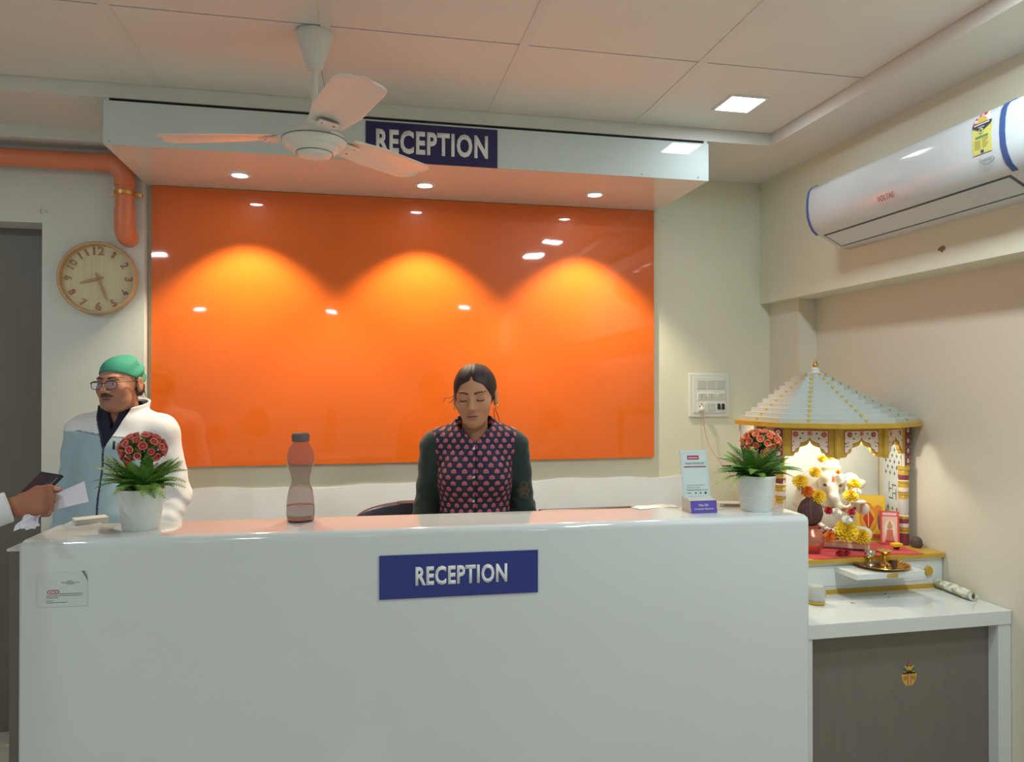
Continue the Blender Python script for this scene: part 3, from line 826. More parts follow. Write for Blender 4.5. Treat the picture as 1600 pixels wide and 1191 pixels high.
def plant(base, label, seed, rot, cols, ball_c, ball_r, spread, tall):
    rnd = random.Random(seed)
    t = thing('potted_plant', label, 'plant', base, rot, 'artificial plants in white pots on the counter')
    part('pot', MB().lathe([(.001, 0), (.046, 0), (.049, .003), (.0535, .05), (.0575, .084), (.0635, .088), (.0655, .116), (.0630, .1165), (.060, .10), (.001, .10)] if False else
         [(.001, 0), (.047, 0), (.050, .004), (.0575, .06), (.0635, .108), (.0655, .117), (.0640, .119), (.0615, .117), (.059, .098), (.001, .097)], 36), m_pot, t, True, 50, local=True)
    for z in (.03, .042, .054): part('groove', MB().lathe([(.0500 + (z - .004) * .135 + .0006, z - .0008), (.0500 + (z - .004) * .135 + .0009, z), (.0500 + (z - .004) * .135 + .0006, z + .0008)], 36, cap=False), m_pot, t, True, local=True)
    part('soil', MB().lathe([(.0585, .092), (.0585, .1), (.03, .104), (.001, .105)], 20), m_soil, t, True, local=True)
    bc = Vector(ball_c)
    part('stem', MB().tube([(0, 0, .10), (bc.x * .4, bc.y * .5, .15), (bc.x, bc.y, bc.z)], .004, 6), m_stem, t, local=True)
    fm = [fern_mesh(spread * 1.0, .085, .07, .024, 15, G1), fern_mesh(spread * .85, .11, .045, .023, 14, G2), fern_mesh(spread * .72, .12, .03, .023, 13, G1), fern_mesh(spread * 1.08, .06, .07, .022, 16, G2)]
    for k in range(40):
        a_ = k * 2.399 + rnd.uniform(-.2, .2)
        o = link('leaf', fm[k % 4], t, (.02 * math.cos(a_), .02 * math.sin(a_), .108 + rnd.uniform(0, .02)), (rnd.uniform(-.2, .2), rnd.uniform(-.35, .15), a_), local=True)
        o.scale = [rnd.uniform(.8, 1.12)] * 3
    bm_ = [broad_mesh(.09, .08, .04, .018, G1), broad_mesh(.08, .095, .03, .020, G2), broad_mesh(.075, .06, .04, .019, G1)]
    for k in range(26):
        a_ = k * 2.399 + 1.1 + rnd.uniform(-.2, .2)
        o = link('leaf', bm_[k % 3], t, (.012 * math.cos(a_), .012 * math.sin(a_), .108), (rnd.uniform(-.3, .3), rnd.uniform(-.5, .1), a_), local=True)
        o.scale = [rnd.uniform(.8, 1.2)] * 3
    # flower head
    fo = MB()
    for k in range(260):
        d = Vector((rnd.gauss(0, 1), rnd.gauss(0, 1), rnd.gauss(.15, .9))).normalized(); rr = ball_r * rnd.uniform(.45, .93)
        p = bc + Vector((d.x * rr, d.y * rr, d.z * rr * tall)); tx = d.cross(Vector((rnd.random(), rnd.random(), rnd.random()))).normalized(); ty = d.cross(tx)
        s = rnd.uniform(.008, .013); q = tx * s; w = ty * s * .45
        fo.put([tuple(p - q), tuple(p + w + d * .002), tuple(p + q + d * .004), tuple(p - w + d * .002)], [(0, 1, 2, 3)], k % 2)
    part('foliage', fo, [G1, G3], t, local=True)
    bl = [bloom_mesh(cols[0], cols[1], .0115), bloom_mesh(cols[2], cols[1], .0115)]
    n = 34
    for k in range(n):
        z = 1 - 1.55 * (k + .5) / n; rad = math.sqrt(max(0, 1 - z * z)); a_ = k * 2.399
        d = Vector((rad * math.cos(a_), rad * math.sin(a_), z))
        o = link('flower', bl[k % 2], t, bc + Vector((d.x * ball_r, d.y * ball_r, d.z * ball_r * tall)), d.to_track_quat('Z', 'Y').to_euler(), local=True)
        o.scale = [rnd.uniform(.9, 1.2)] * 3
    return t
P1, P2, P3 = mat('petal_pink', (226, 138, 126), 0.5), mat('petal_red', (196, 70, 68), 0.5), mat('petal_rose', (214, 112, 104), 0.5)
O1, O2, O3 = mat('petal_peach', (238, 158, 112), 0.5), mat('petal_orange_red', (222, 96, 66), 0.5), mat('petal_coral', (230, 122, 84), 0.5)
pl1 = at_z(221, 826, DZ); pl2 = at_z(1181, 797, DZ)
plant(pl1, 'white potted plant with pink-red blooms at the left end of the counter', 1, .4, (P1, P2, P3), (.004, 0, .232), .060, .118, .75)
plant(pl2, 'white potted plant with orange blooms beside the payment card stand', 7, 2.0, (O1, O2, O3), (-.018, .0, .232), .060, .125, .55)

# ---- water bottle
m_bot = mat('bottle_clear_plastic', (228, 216, 214), 0.05, trans=0.93, ior=1.12, var=0)
m_botr = mat('bottle_smoky_base', (120, 112, 122), 0.1, trans=0.6, ior=1.2, var=0)
m_wat = mat('water', (235, 242, 248), 0.0, trans=1.0, ior=1.2, var=0)
m_cap = mat('bottle_cap_brown', (108, 96, 92), 0.45)
bp = at_z(470, 814, DZ)
bt = thing('water_bottle', 'clear curvy plastic water bottle with a brown cap on the counter', 'bottle', bp)
outer = [(.036, .0), (.041, .004), (.0425, .02), (.0425, .05), (.040, .075), (.035, .100), (.0295, .112), (.0280, .124), (.0295, .136), (.034, .150), (.039, .172), (.0415, .190), (.0405, .208), (.036, .226), (.028, .238), (.0225, .243), (.0225, .252)]
inner = [(r_ - .0016, z + (.002 if i == 0 else 0)) for i, (r_, z) in enumerate(outer)]
mb = MB(); mb.lathe(outer + inner[::-1] + [(.001, .003)], 40, cap=False)
mb.lathe([(.001, .0), (.036, 0)], 40, cap=False)
part('shell', mb, m_bot, bt, True, 60, local=True)
part('base', MB().lathe([(.001, .0003), (.0345, .0003), (.0385, .004), (.034, .0065), (.001, .0065)], 32), m_botr, bt, True, local=True)
wl = .050
part('water', MB().lathe([(.001, .0075), (.036, .0075), (.0402, .02), (.0402, wl), (.001, wl)], 40), m_wat, bt, True, 50, local=True)
mb = MB(); R = []
for z, rr in ((.246, .0245), (.248, .026), (.266, .026), (.271, .0235), (.273, .016)):
    R.append([((rr + (.0007 if k % 2 else 0)) * math.cos(2 * PI * k / 48), (rr + (.0007 if k % 2 else 0)) * math.sin(2 * PI * k / 48), z) for k in range(48)])
mb.ring_loft(R); part('cap', mb, m_cap, bt, local=True)

# ---- payment card stand
cs = at_z(1100, 802, DZ)
st = thing('card_stand', 'acrylic payment card stand with a purple front label on the counter', 'card stand', cs, DR * .5)
m_std = mat('stand_beige', (214, 208, 196), 0.5, var=0.03); m_pur = mat('stand_purple', (98, 82, 172), 0.4, var=0.02); m_crd = mat('card_pale', (206, 220, 220), 0.25, var=0.02)
mb = MB(); sx0, sx1 = -.046, .046
mb.ring_loft([[(x, 0, 0), (x, .008, .040), (x, .045, .047), (x, .072, .047), (x, .072, 0)] for x in (sx0, sx1)])
part('base', mb, m_std, st, local=True)
mb = MB(); mb.ring_loft([[(x, -.0012, .001), (x, .0068, .0405), (x, .0078, .040), (x, -.0002, .001)] for x in (sx0 + .001, sx1)])
part('front_label', mb, m_pur, st, local=True)
lean = math.radians(12)
yd = Vector((0, math.sin(lean), math.cos(lean)))
def stx(name, body, w, h, o, xd, yd2, m, dep=.0003):
    ob = text_part(name, body, w, h, o, xd, yd2, m, None, dep); ob.parent = st; return ob
ly = Vector((0, .008, .0395)).normalized()
stx('label_text', 'Make Safe', .034, .008, Vector((0, -.0014, .001)) + ly * .026, (1, 0, 0), ly, m_letw)
stx('label_text', 'Contactless Payments', .066, .008, Vector((0, -.0014, .001)) + ly * .013, (1, 0, 0), ly, m_letw)
mb = MB(); mb.M = frame((0, .046, .046), (1, 0, 0), yd)
mb.box((-.052, -.004, 0), (.044, .157, .003)); cd = part('card', mb, m_crd, st, local=True)
sh = [(rect(-.028, .125, .014, .139), (164, 62, 78), 0), (rect(-.042, .099, .036, .103), (140, 66, 78), 0)]
def bars(x0, x1, y, c, seed, hh=.003):
    rr = random.Random(seed); x = x0; o = []
    while x < x1:
        w = rr.uniform(.003, .009); o.append((rect(x, y, min(x + w, x1), y + hh), c, 0)); x += w + .0012
    return o
sh += bars(-.036, .03, .109, (150, 160, 160), 2, .006) + bars(-.038, .026, .038, (160, 168, 168), 3) + bars(-.038, .008, .030, (160, 168, 168), 4) + bars(-.040, .036, .022, (130, 140, 142), 5) + bars(-.036, .03, .002, (170, 178, 178), 6, .0015)
sh += [(rect(-.038, .0125, -.024, .015), (90, 96, 100), 0), (disc(-.008, .0135, .0032), (110, 118, 120), 0), (disc(.009, .0135, .0032), (110, 118, 120), 0), (disc(.027, .0135, .0042), (70, 74, 78), 0), (rect(-.024, .130, .010, .133), (226, 200, 204), 1)]
for a_, b_, c_, d_ in ((-.0475, .006, -.0470, .150), (.0395, .006, .0400, .150), (-.0475, .146, .0400, .1465), (-.0475, .116, .0400, .1165)): sh.append((rect(a_, b_, c_, d_), (150, 170, 172), 0))
pc = prints('card_print', sh, Vector((0, .046, .046)) + Vector((0, -math.cos(lean), math.sin(lean))) * .003, (1, 0, 0), yd, None)
# frame() gives z = x cross y pointing at the viewer
pc.parent = cd
for v in cd.data.vertices: pass
# ---- papers, boxes, monitor behind the counter
m_pap = mat('paper_white', (230, 232, 230), 0.6, var=0.03); m_carton = mat('carton_edge', (206, 190, 176), 0.6, var=0.05)
bx = at_z(142, 816.5, DZ)
t = thing('white_box', 'small white carton lying at the back edge of the counter near the left plant', 'box', bx, .5)
part('carton', MB().box((-.045, -.028, 0), (.045, .03, .016), bev=.0015), m_pap, t, local=True)
part('end_flap', MB().box((.0452, -.027, .001), (.0458, .029, .015)), m_carton, t, local=True)
q = at_z(1148, 789.5, DZ)
t = thing('desk_tablet', 'flat pale device lying behind the payment card stand', 'tablet', q, -.25)
part('case', MB().box((-.06, -.03, 0), (.06, .025, .011), bev=.002), mat('device_white', (226, 224, 218), 0.4), t, local=True)
part('edge_strip', MB().box((-.045, -.0306, .002), (.05, -.0300, .008)), mat('device_brown', (150, 132, 118), 0.5), t, local=True)
q = at_z(1022, 792.5, DZ)
t = thing('paper_stack', 'loose white papers lying at the back edge of the counter', 'papers', q, .1)
for k, (dx, dy, rz_) in enumerate(((0, 0, .05), (.012, .004, -.12), (-.01, .002, .2))):
    part('sheet', MB().at((dx, dy, .0008 * k), (0, 0, rz_)).box((-.07, -.028, 0), (.07, .026, .0007)), m_pap, t, local=True)
m_mon = mat('monitor_black', (52, 56, 58), 0.4)
a = at_y(822, 795, 2.51); b = at_y(990, 791, 2.51)
mt = thing('computer_monitor', 'dark computer monitor standing behind the counter beside the woman', 'monitor', ((a.x + b.x) / 2, 2.51, .745))
part('screen', MB().box((a.x + .045, 2.495, .80), (b.x, 2.522, b.z), bev=.006), m_mon, mt)
part('neck', MB().box(((a.x + b.x) / 2 - .02, 2.485, .757), ((a.x + b.x) / 2 + .02, 2.494, .95)), m_mon, mt)
part('foot', MB().box(((a.x + b.x) / 2 - .09, 2.44, .7455), ((a.x + b.x) / 2 + .09, 2.55, .757), bev=.003), m_mon, mt)

# ---- office chair behind the desk
m_lea = mat('chair_navy_leather', (58, 56, 74), 0.35, var=0.08, bump=0.05, bscale=120); m_sti = mat('chair_stitch', (140, 138, 154), 0.6)
chy = 2.93; cu = at_y(640, 784, chy)
ch = thing('office_chair', 'dark navy leather office chair behind the desk beside the woman', 'chair', (cu.x, 3.15, 0))
rings = []
for k in range(31):
    t_ = 1 - (1 - k / 30) ** 2.2; z = .50 + (cu.z - .50) * t_
    w = .225 - .02 * (1 - t_)
    if t_ > .82: w *= max(.05, 1 - ((t_ - .82) / .18) ** 3.0) ** .5
    th = .035 + .012 * math.sin(PI * t_); y0 = chy - .03 * t_ + .03
    row = []
    for j in range(32):
        a_ = 2 * PI * j / 32; cx_, sy_ = math.cos(a_), math.sin(a_)
        row.append((cu.x + w * math.copysign(abs(cx_) ** .6, cx_), y0 + th * math.copysign(abs(sy_) ** .7, sy_), z))
    rings.append(row)
part('backrest', MB().ring_loft(rings), m_lea, ch, True, 60)
for dx in (-.105, -.095, .095, .105):
    part('stitching', MB().tube([(cu.x + dx, chy - .03 * t_ + .03 - (.036 + .012 * math.sin(PI * t_)) * .97, .50 + (cu.z - .5) * t_) for t_ in [.1 * k for k in range(1, 10)]], .0015, 5), m_sti, ch)
part('seat', MB().box((cu.x - .23, chy + .06, .42), (cu.x + .23, chy + .50, .50), bev=.035, seg=4), m_lea, ch, True, 60)
part('gas_column', MB().at((cu.x, chy + .27, 0)).lathe([(.025, .09), (.025, .42)], 14), m_blk, ch, True)
for k in range(5):
    a_ = 2 * PI * k / 5; ex, ey = cu.x + .26 * math.cos(a_), chy + .27 + .26 * math.sin(a_)
    part('leg', MB().tube([(cu.x, chy + .27, .11), (ex, ey, .075)], [.025, .016], 8), m_blk, ch, True)
    part('caster', MB().at((ex, ey, .028), (PI / 2, 0, a_)).lathe([(.02, -.015), (.028, -.012), (.028, .012), (.02, .015)], 12), m_blk, ch, True)
for s in (-1, 1):
    part('armrest', MB().tube([(cu.x + s * .24, chy + .10, .46), (cu.x + s * .27, chy + .10, .64), (cu.x + s * .27, chy + .14, .68), (cu.x + s * .27, chy + .40, .68)], .016, 8), m_blk, ch, True)
part('back_bar', MB().tube([(cu.x, chy + .25, .41), (cu.x, chy + .02, .41), (cu.x, chy - .01, .6)], .02, 8), m_blk, ch, True)
# ================================================================ household shrine
SXc, SYc = 1.912, 2.835
R_B, R_E = .318, .372
BZ0, BZ1 = KZ, .888            # base
EZ = 1.392                     # eave level
m_shw = mat('shrine_white_acrylic', (226, 232, 230), 0.2, coat=0.2, var=0.02)
m_roof = mat('shrine_roof_white', (196, 204, 200), 0.35, var=0.03)
m_cream = mat('shrine_cream_panel', (234, 220, 200), 0.5, var=0.05, vscale=20)
m_mar = mat('shrine_maroon', (138, 62, 74), 0.5, var=0.08, vscale=30)
m_red = mat('red_cloth', (208, 44, 50), 0.8, var=0.08, vscale=30, sheen=0.3)
m_redl = mat('red_outline', (188, 72, 70), 0.5)
m_pinkw = mat('shrine_pink_side', (236, 220, 208), 0.5, var=0.03)
sh_ = thing('household_shrine', 'white and gold household shrine with stepped pyramid roof on the cabinet', 'shrine', (SXc, SYc, KZ))
def pb(b, R): # bearing from the front towards the desk, degrees
    a_ = math.radians(b); dx = -R * math.sin(a_)
    if dx > 0: dx *= 1.16
    elif b > 80: dx *= .87
    return Vector((min(SXc + dx, XR - .006), SYc - R * math.cos(a_), 0))
BV = [90, 54, 18, -18, -54, -90]
def half(R, yb=.06):
    pts = [(pb(b, R).x, pb(b, R).y) for b in BV]
    x1 = min(pts[-1][0], XR - .004)
    pts = [(min(x, XR - .004), y) for x, y in pts]
    return pts + [(x1, SYc + yb), (pts[0][0], SYc + yb)]
# base plinth with drawer
bx0, bx1, by0 = 1.53, XR - .004, 2.512
def rb(o=0): return [(bx0 - o, by0 - o), (bx1, by0 - o), (bx1, SYc + .08), (bx0 - o, SYc + .08)]
part('plinth', MB().prism(rb(), BZ0 + .014, BZ1 - .016), m_shw, sh_)
part('bottom_trim', MB().prism(rb(.008), BZ0, BZ0 + .016), m_gold, sh_)
part('top_trim', MB().prism(rb(.016), BZ1 - .016, BZ1), m_gold, sh_)
kp = at_y(1448, 891, by0); part('knob', MB().at((kp.x, by0, kp.z), (PI / 2, 0, 0)).lathe([(.018, 0), (.019, .008), (.016, .012), (.001, .013)], 20), m_gold, sh_, True)
part('drawer_front', MB().box((1.62, by0 - .003, BZ0 + .03), (2.19, by0 + .002, BZ1 - .03), bev=.001), m_shw, sh_)
# back and outer sides
part('back_panel', MB().box((SXc - R_B, SYc + .04, BZ1), (XR - .006, SYc + .05, EZ)), m_shw, sh_)
def wall_frame(b0, b1, R):
    p0, p1 = pb(b0, R), pb(b1, R); x = (p1 - p0).normalized()
    return p0, p1, frame((p0.x, p0.y, 0), x, (0, 0, 1)), (p1 - p0).length
p0, p1, FM, L = wall_frame(90, 54, R_B)
mb = MB(); mb.M = FM; mb.box((0, BZ1, -.008), (L, EZ, 0)); part('side_panel', mb, m_pinkw, sh_)
sh = []
rr = random.Random(4)
for k in range(9):
    cx, cy = rr.uniform(.03, L - .05), rr.uniform(BZ1 + .1, EZ - .1)
    for q in petals(cx, cy, .013, 5): sh.append((q, (222, 186, 176), 0))
prints('side_print', sh, FM.translation, FM.col[0][:3], FM.col[1][:3], sh_)
p0, p1, FM5, L5 = wall_frame(-54, -90, R_B)
mb = MB(); mb.M = FM5
# solid panel; dark grey prints stand in for shaded plus-shaped and key-shaped openings
mb.box((0, BZ1, -.006), (L5, EZ, 0)); part('lattice_panel', mb, m_shw, sh_)
gr_ = (118, 120, 118); jl = []
def plus(cx, cy, s, c): return [(rect(cx - s, cy - s * .35, cx + s, cy + s * .35), c, 0), (rect(cx - s * .35, cy - s, cx + s * .35, cy + s), c, 1)]
for row, y in enumerate((.93, .955, .98, 1.005, 1.155, 1.18, 1.205, 1.23, 1.255, 1.28)):
    for k in range(4):
        jl += plus(.03 + .042 * k + (.021 if row % 2 else 0), y + .02, .0085, gr_)
cx, cy, t_ = .095, 1.10, .005
for a_, b_, c_, d_ in ((-.006, .022, .036, .028), (.030, -.036, .036, .012), (-.036, -.010, -.030, .036), (-.036, .004, -.012, .010), (-.036, -.036, .006, -.030), (.006, -.012, .030, -.006), (-.003, .0, .003, .022), (-.003, -.03, .003, -.008)):
    jl.append((rect(cx + a_, cy + b_, cx + c_, cy + d_), gr_, 0))
# drawn on the inner face of the panel
mbj = FM5.copy(); ori = FM5.translation + FM5.to_3x3() @ Vector((L5, 0, -.006))
prints('lattice_opening_print', jl, ori, -FM5.col[0].to_3d(), FM5.col[1].to_3d(), sh_)

# three arched front bays
def arch_pts(w, n=10, wd=.86, h0=0.0, h1=.062):
    # multifoil arch, left springing to right springing, y measured up from the panel bottom
    x = w / 2
    half_ = [(-.49, 0), (-.43, .002), (-.39, .010), (-.375, .022), (-.32, .024), (-.28, .032), (-.262, .048), (-.255, .056), (-.20, .059), (-.14, .063), (-.08, .069), (-.04, .077), (-.015, .087), (0, .096)]
    pts = [(x + a_ * w, b_ / .096 * h1) for a_, b_ in half_]
    return pts + [(w - q[0], q[1]) for q in pts[-2::-1]]
AH0, AH1 = 1.268, EZ - .008
red, pnk, grn, crm = (186, 66, 70), (206, 120, 112), (72, 96, 74), (236, 226, 206)
for bi, (b0, b1) in enumerate(((54, 18), (18, -18), (-18, -54))):
    p0, p1, FM, L = wall_frame(b0, b1, R_B)
    e0 = .026; w = L - 2 * e0
    mb = MB(); mb.M = FM
    ap = arch_pts(w, h1=.064)
    poly = [(0, AH0), (e0, AH0)] + [(e0 + a_, AH0 + b_) for a_, b_ in ap] + [(L - e0, AH0), (L, AH0), (L, AH1), (0, AH1)]
    mb.prism(poly, -.012, 0)
    bay = part('arch_panel', mb, m_gold, sh_)
    i0 = .030; w2 = L - 2 * i0
    ap2 = [(i0 + (a_ - w / 2) * (w2 / w) + w2 / 2, AH0 + .010 + b_ + .004) for a_, b_ in ap if abs(a_ - w / 2) < w * .46]
    for nm_, ins, lift, mm in (('arch_outline', 0.0, .0012, m_redl), ('arch_infill', .003, .0022, m_cream)):
        mb = MB(); mb.M = FM
        ap3 = [(a_, b_ + ins) for a_, b_ in ap2 if i0 + ins < a_ < L - i0 - ins]
        q = [(i0 + ins, ap2[0][1] + ins)] + ap3 + [(L - i0 - ins, ap2[0][1] + ins), (L - i0 - ins, AH1 - .010 - ins), (i0 + ins, AH1 - .010 - ins)]
        mb.prism(q, -.002, lift); part(nm_, mb, mm, bay)
    sh = []; mid = L / 2; ty = AH1 - .027
    for s in (-1, 1):
        for q in petals(mid + s * .052, ty, .0125, 8): sh.append((q, pnk, 0))
        sh.append((disc(mid + s * .052, ty, .006, 10), red, 1)); sh.append((disc(mid + s * .052, ty, .0025, 8), crm, 2))
        for dx, dy, c in ((.026, .004, grn), (.073, -.012, red), (.070, -.034, grn), (.076, -.055, red), (.060, -.030, pnk), (.070, .012, pnk), (.064, -.046, pnk), (.034, -.016, grn), (.078, .006, grn)):
            if dx < L / 2 - i0 - .004: sh.append((disc(mid + s * dx, ty + dy, .0042, 8, .003), c, 0))
    if bi < 2:
        k_ = .008; wd = .0016
        for r0 in (rect(-k_, -wd, k_, wd), rect(-wd, -k_, wd, k_), rect(wd, k_ - 2 * wd, k_, k_), rect(-k_, -k_, -wd, -k_ + 2 * wd), rect(k_ - 2 * wd, -k_, k_, -wd), rect(-k_, wd, -k_ + 2 * wd, k_)):
            sh.append(([(mid + x, ty + .004 + y) for x, y in r0], red, 0 if bi == 0 else 0))
    prints('flower_print', sh, FM.translation + FM.to_3x3() @ Vector((0, 0, .0022)), FM.col[0].to_3d(), FM.col[1].to_3d(), bay)
    # slim gold post at the inner corner
for b in (18, -18):
    q = pb(b, R_B + .002); part('post', MB().at((q.x, q.y, 0)).lathe([(.011, AH0 - .004), (.011, AH1)], 8), m_gold, sh_)
# pilaster boards with painted flowers and turned columns
def board(b, rot, w, z0, z1, R, c):
    q = pb(b, R); n = Vector((-math.sin(math.radians(rot)), -math.cos(math.radians(rot)), 0)); x = Vector((-n.y, n.x, 0))
    FMb = frame((q.x, q.y, 0), x, (0, 0, 1))
    mb = MB(); mb.M = FMb; mb.box((-w / 2 - .005, z0, -.014), (w / 2 + .005, z1, 0)); bo = part('pilaster', mb, m_gold, sh_)
    mb = MB(); mb.M = FMb; mb.box((-w / 2, z0 + .005, 0), (w / 2, z1 - .005, .002)); part('pilaster_inlay', mb, m_mar, bo)
    sh = []; n_ = int((z1 - z0) / .036)
    for k in range(n_):
        y = z0 + (k + .5) * (z1 - z0) / n_
        for p_ in petals(0, y, .0105, 6): sh.append((p_, (232, 222, 218), 0))
        sh.append((disc(0, y, .003, 8), (196, 110, 110), 1))
        for s in (-1, 1): sh.append((disc(s * w * .34, y + .016, .0035, 8), (206, 150, 150), 0))
    prints('inlay_print', sh, FMb.translation + FMb.to_3x3() @ Vector((0, 0, .002)), FMb.col[0].to_3d(), FMb.col[1].to_3d(), bo)
board(57, 48, .034, 1.215, AH1, R_B + .006, 0)
board(72, 66, .026, 1.265, AH1, R_B + .004, 0)
board(-57, -22, .034, 1.215, AH1, R_B + .010, 0)
def column(b, R):
    q = pb(b, R); z = BZ1
    pr = [(.022, 0, 0), (.022, .05, 1), (.018, .055, 0), (.022, .062, 0), (.022, .070, 0), (.019, .073, 1), (.021, .09, 2), (.019, .108, 1), (.021, .112, 0), (.021, .120, 0), (.018, .123, 2), (.020, .15, 3), (.020, .19, 3), (.018, .205, 0), (.021, .208, 0), (.021, .217, 0), (.019, .220, 1), (.021, .238, 2), (.019, .255, 0), (.022, .258, 0), (.022, .266, 0), (.019, .269, 2), (.021, .29, 1), (.018, .308, 0), (.023, .312, 0), (.023, .326, 0)]
    part('column', MB().at((q.x, q.y, z)).lathe([(a_, b_) for a_, b_, c_ in pr], 20, mis=[c_ for a_, b_, c_ in pr[1:]]), [m_gold, m_mar, m_cream, mat('shrine_grey_paint', (206, 200, 196), 0.5)], sh_, True, 30)
column(57, R_B - .012); column(-57, R_B - .004)
# eave and stepped roof
part('eave', MB().prism(half(R_E + .010), EZ - .008, EZ + .010), m_gold, sh_)
part('lintel', MB().prism(half(R_B + .002, .05)[:6] + half(R_B - .02, .05)[:6][::-1], AH1 - .002, EZ - .008), m_gold, sh_)
part('roof_board', MB().prism(half(R_B - .01, .045), EZ - .012, EZ - .008), m_shw, sh_)
m_stud = mat('roof_stud_gold', (226, 190, 66), 0.4)
tri = MB(); tri.prism([(-.009, .006), (0, -.005), (.009, .006)], 0, .003); tri_me = tri.mesh('roof_stud', m_stud)
NT = 11
for k in range(NT):
    t_ = k / (NT - 1); R = (R_E - .012) * (1 - t_) + .052 * t_; z0 = EZ + .010 + k * .0182
    tier = part('roof_tier', MB().prism(half(R, .05), z0, z0 + .0182), m_roof, sh_)
    for b in (72, 36, 0, -36):
        ri = R * math.cos(math.radians(18)); q = pb(b, ri + .0002); a_ = math.radians(b)
        n = Vector((-math.sin(a_), -math.cos(a_), 0)); x = Vector((-n.y, n.x, 0))
        o = link('roof_stud', tri_me, tier); o.matrix_parent_inverse = Matrix.Identity(4)
        M_ = frame((q.x, q.y, z0 + .010), x, (0, 0, 1)); o.parent = tier; o.matrix_parent_inverse = world_of(tier).inverted()
        o.location = M_.translation; o.rotation_euler = M_.to_euler()
fz0 = EZ + .010 + NT * .0182
part('finial_base', MB().at((SXc, SYc - .02, fz0)).lathe([(.022, 0), (.022, .004), (.016, .006), (.018, .012), (.018, .018), (.010, .022), (.008, .026)], 20), m_shw, sh_, True, 40)
part('finial', MB().at((SXc, SYc - .02, fz0)).lathe([(.009, .024), (.012, .030), (.012, .036), (.007, .042), (.008, .046), (.003, .054), (.001, .060)], 16), m_brass, sh_, True, 40)
# lamp under the shrine roof
lp = thing('shrine_lamp', 'small glowing lamp under the shrine roof above the idol', 'lamp', (1.90, 2.61, EZ - .04))
part('lamp_body', MB().lathe([(.012, .028), (.014, .010), (.014, .0)], 14), m_plw, lp, local=True)
part('lamp_bulb', MB().ball((0, 0, -.008), .012), mat('lamp_glow', (255, 255, 255), 0.3, emit=(255, 250, 236), estr=60, var=0), lp, True, local=True)
pd = bpy.data.lights.new('shrine_lamp_light', 'POINT'); pd.energy = SHRINE_W; pd.shadow_soft_size = .02; pd.color = (1, .97, .90)
link('shrine_lamp_light', pd, lp, (0, 0, -.03), local=True)

# red cloth on the plinth
def cloth(x0, x1, y0, y1, z, nx=26, ny=14):
    top = []; mb = MB()
    for j in range(ny + 1):
        for i in range(nx + 1):
            x = x0 + (x1 - x0) * i / nx; y = y0 + (y1 - y0) * j / ny
            zz = z + .003 + .002 * math.sin(x * 40 + y * 25) + .0015 * math.sin(y * 70)
            if j == 0: y -= .006 * math.sin(x * 33); zz = z + .0025
            top.append((x, y, zz))
    n = nx + 1; low = [(x, y, z + .0006) for x, y, zz in top]; N = len(top); fs = []
    for j in range(ny):
        for i in range(nx):
            q = (j * n + i, j * n + i + 1, (j + 1) * n + i + 1, (j + 1) * n + i); fs += [q, tuple(k + N for k in q[::-1])]
    for i in range(nx): fs += [(i + 1, i, i + N, i + 1 + N), (ny * n + i, ny * n + i + 1, ny * n + i + 1 + N, ny * n + i + N)]
    for j in range(ny): fs += [(j * n, (j + 1) * n, (j + 1) * n + N, j * n + N), ((j + 1) * n + nx, j * n + nx, j * n + nx + N, (j + 1) * n + nx + N)]
    return mb.put(top + low, fs)
tag(part('altar_cloth', cloth(1.69, 2.17, 2.502, 2.70, BZ1 + .0002), m_red, None, True, 70), 'bright red cloth spread on the shrine plinth under the idol', 'cloth')
CZ_ = BZ1 + .006

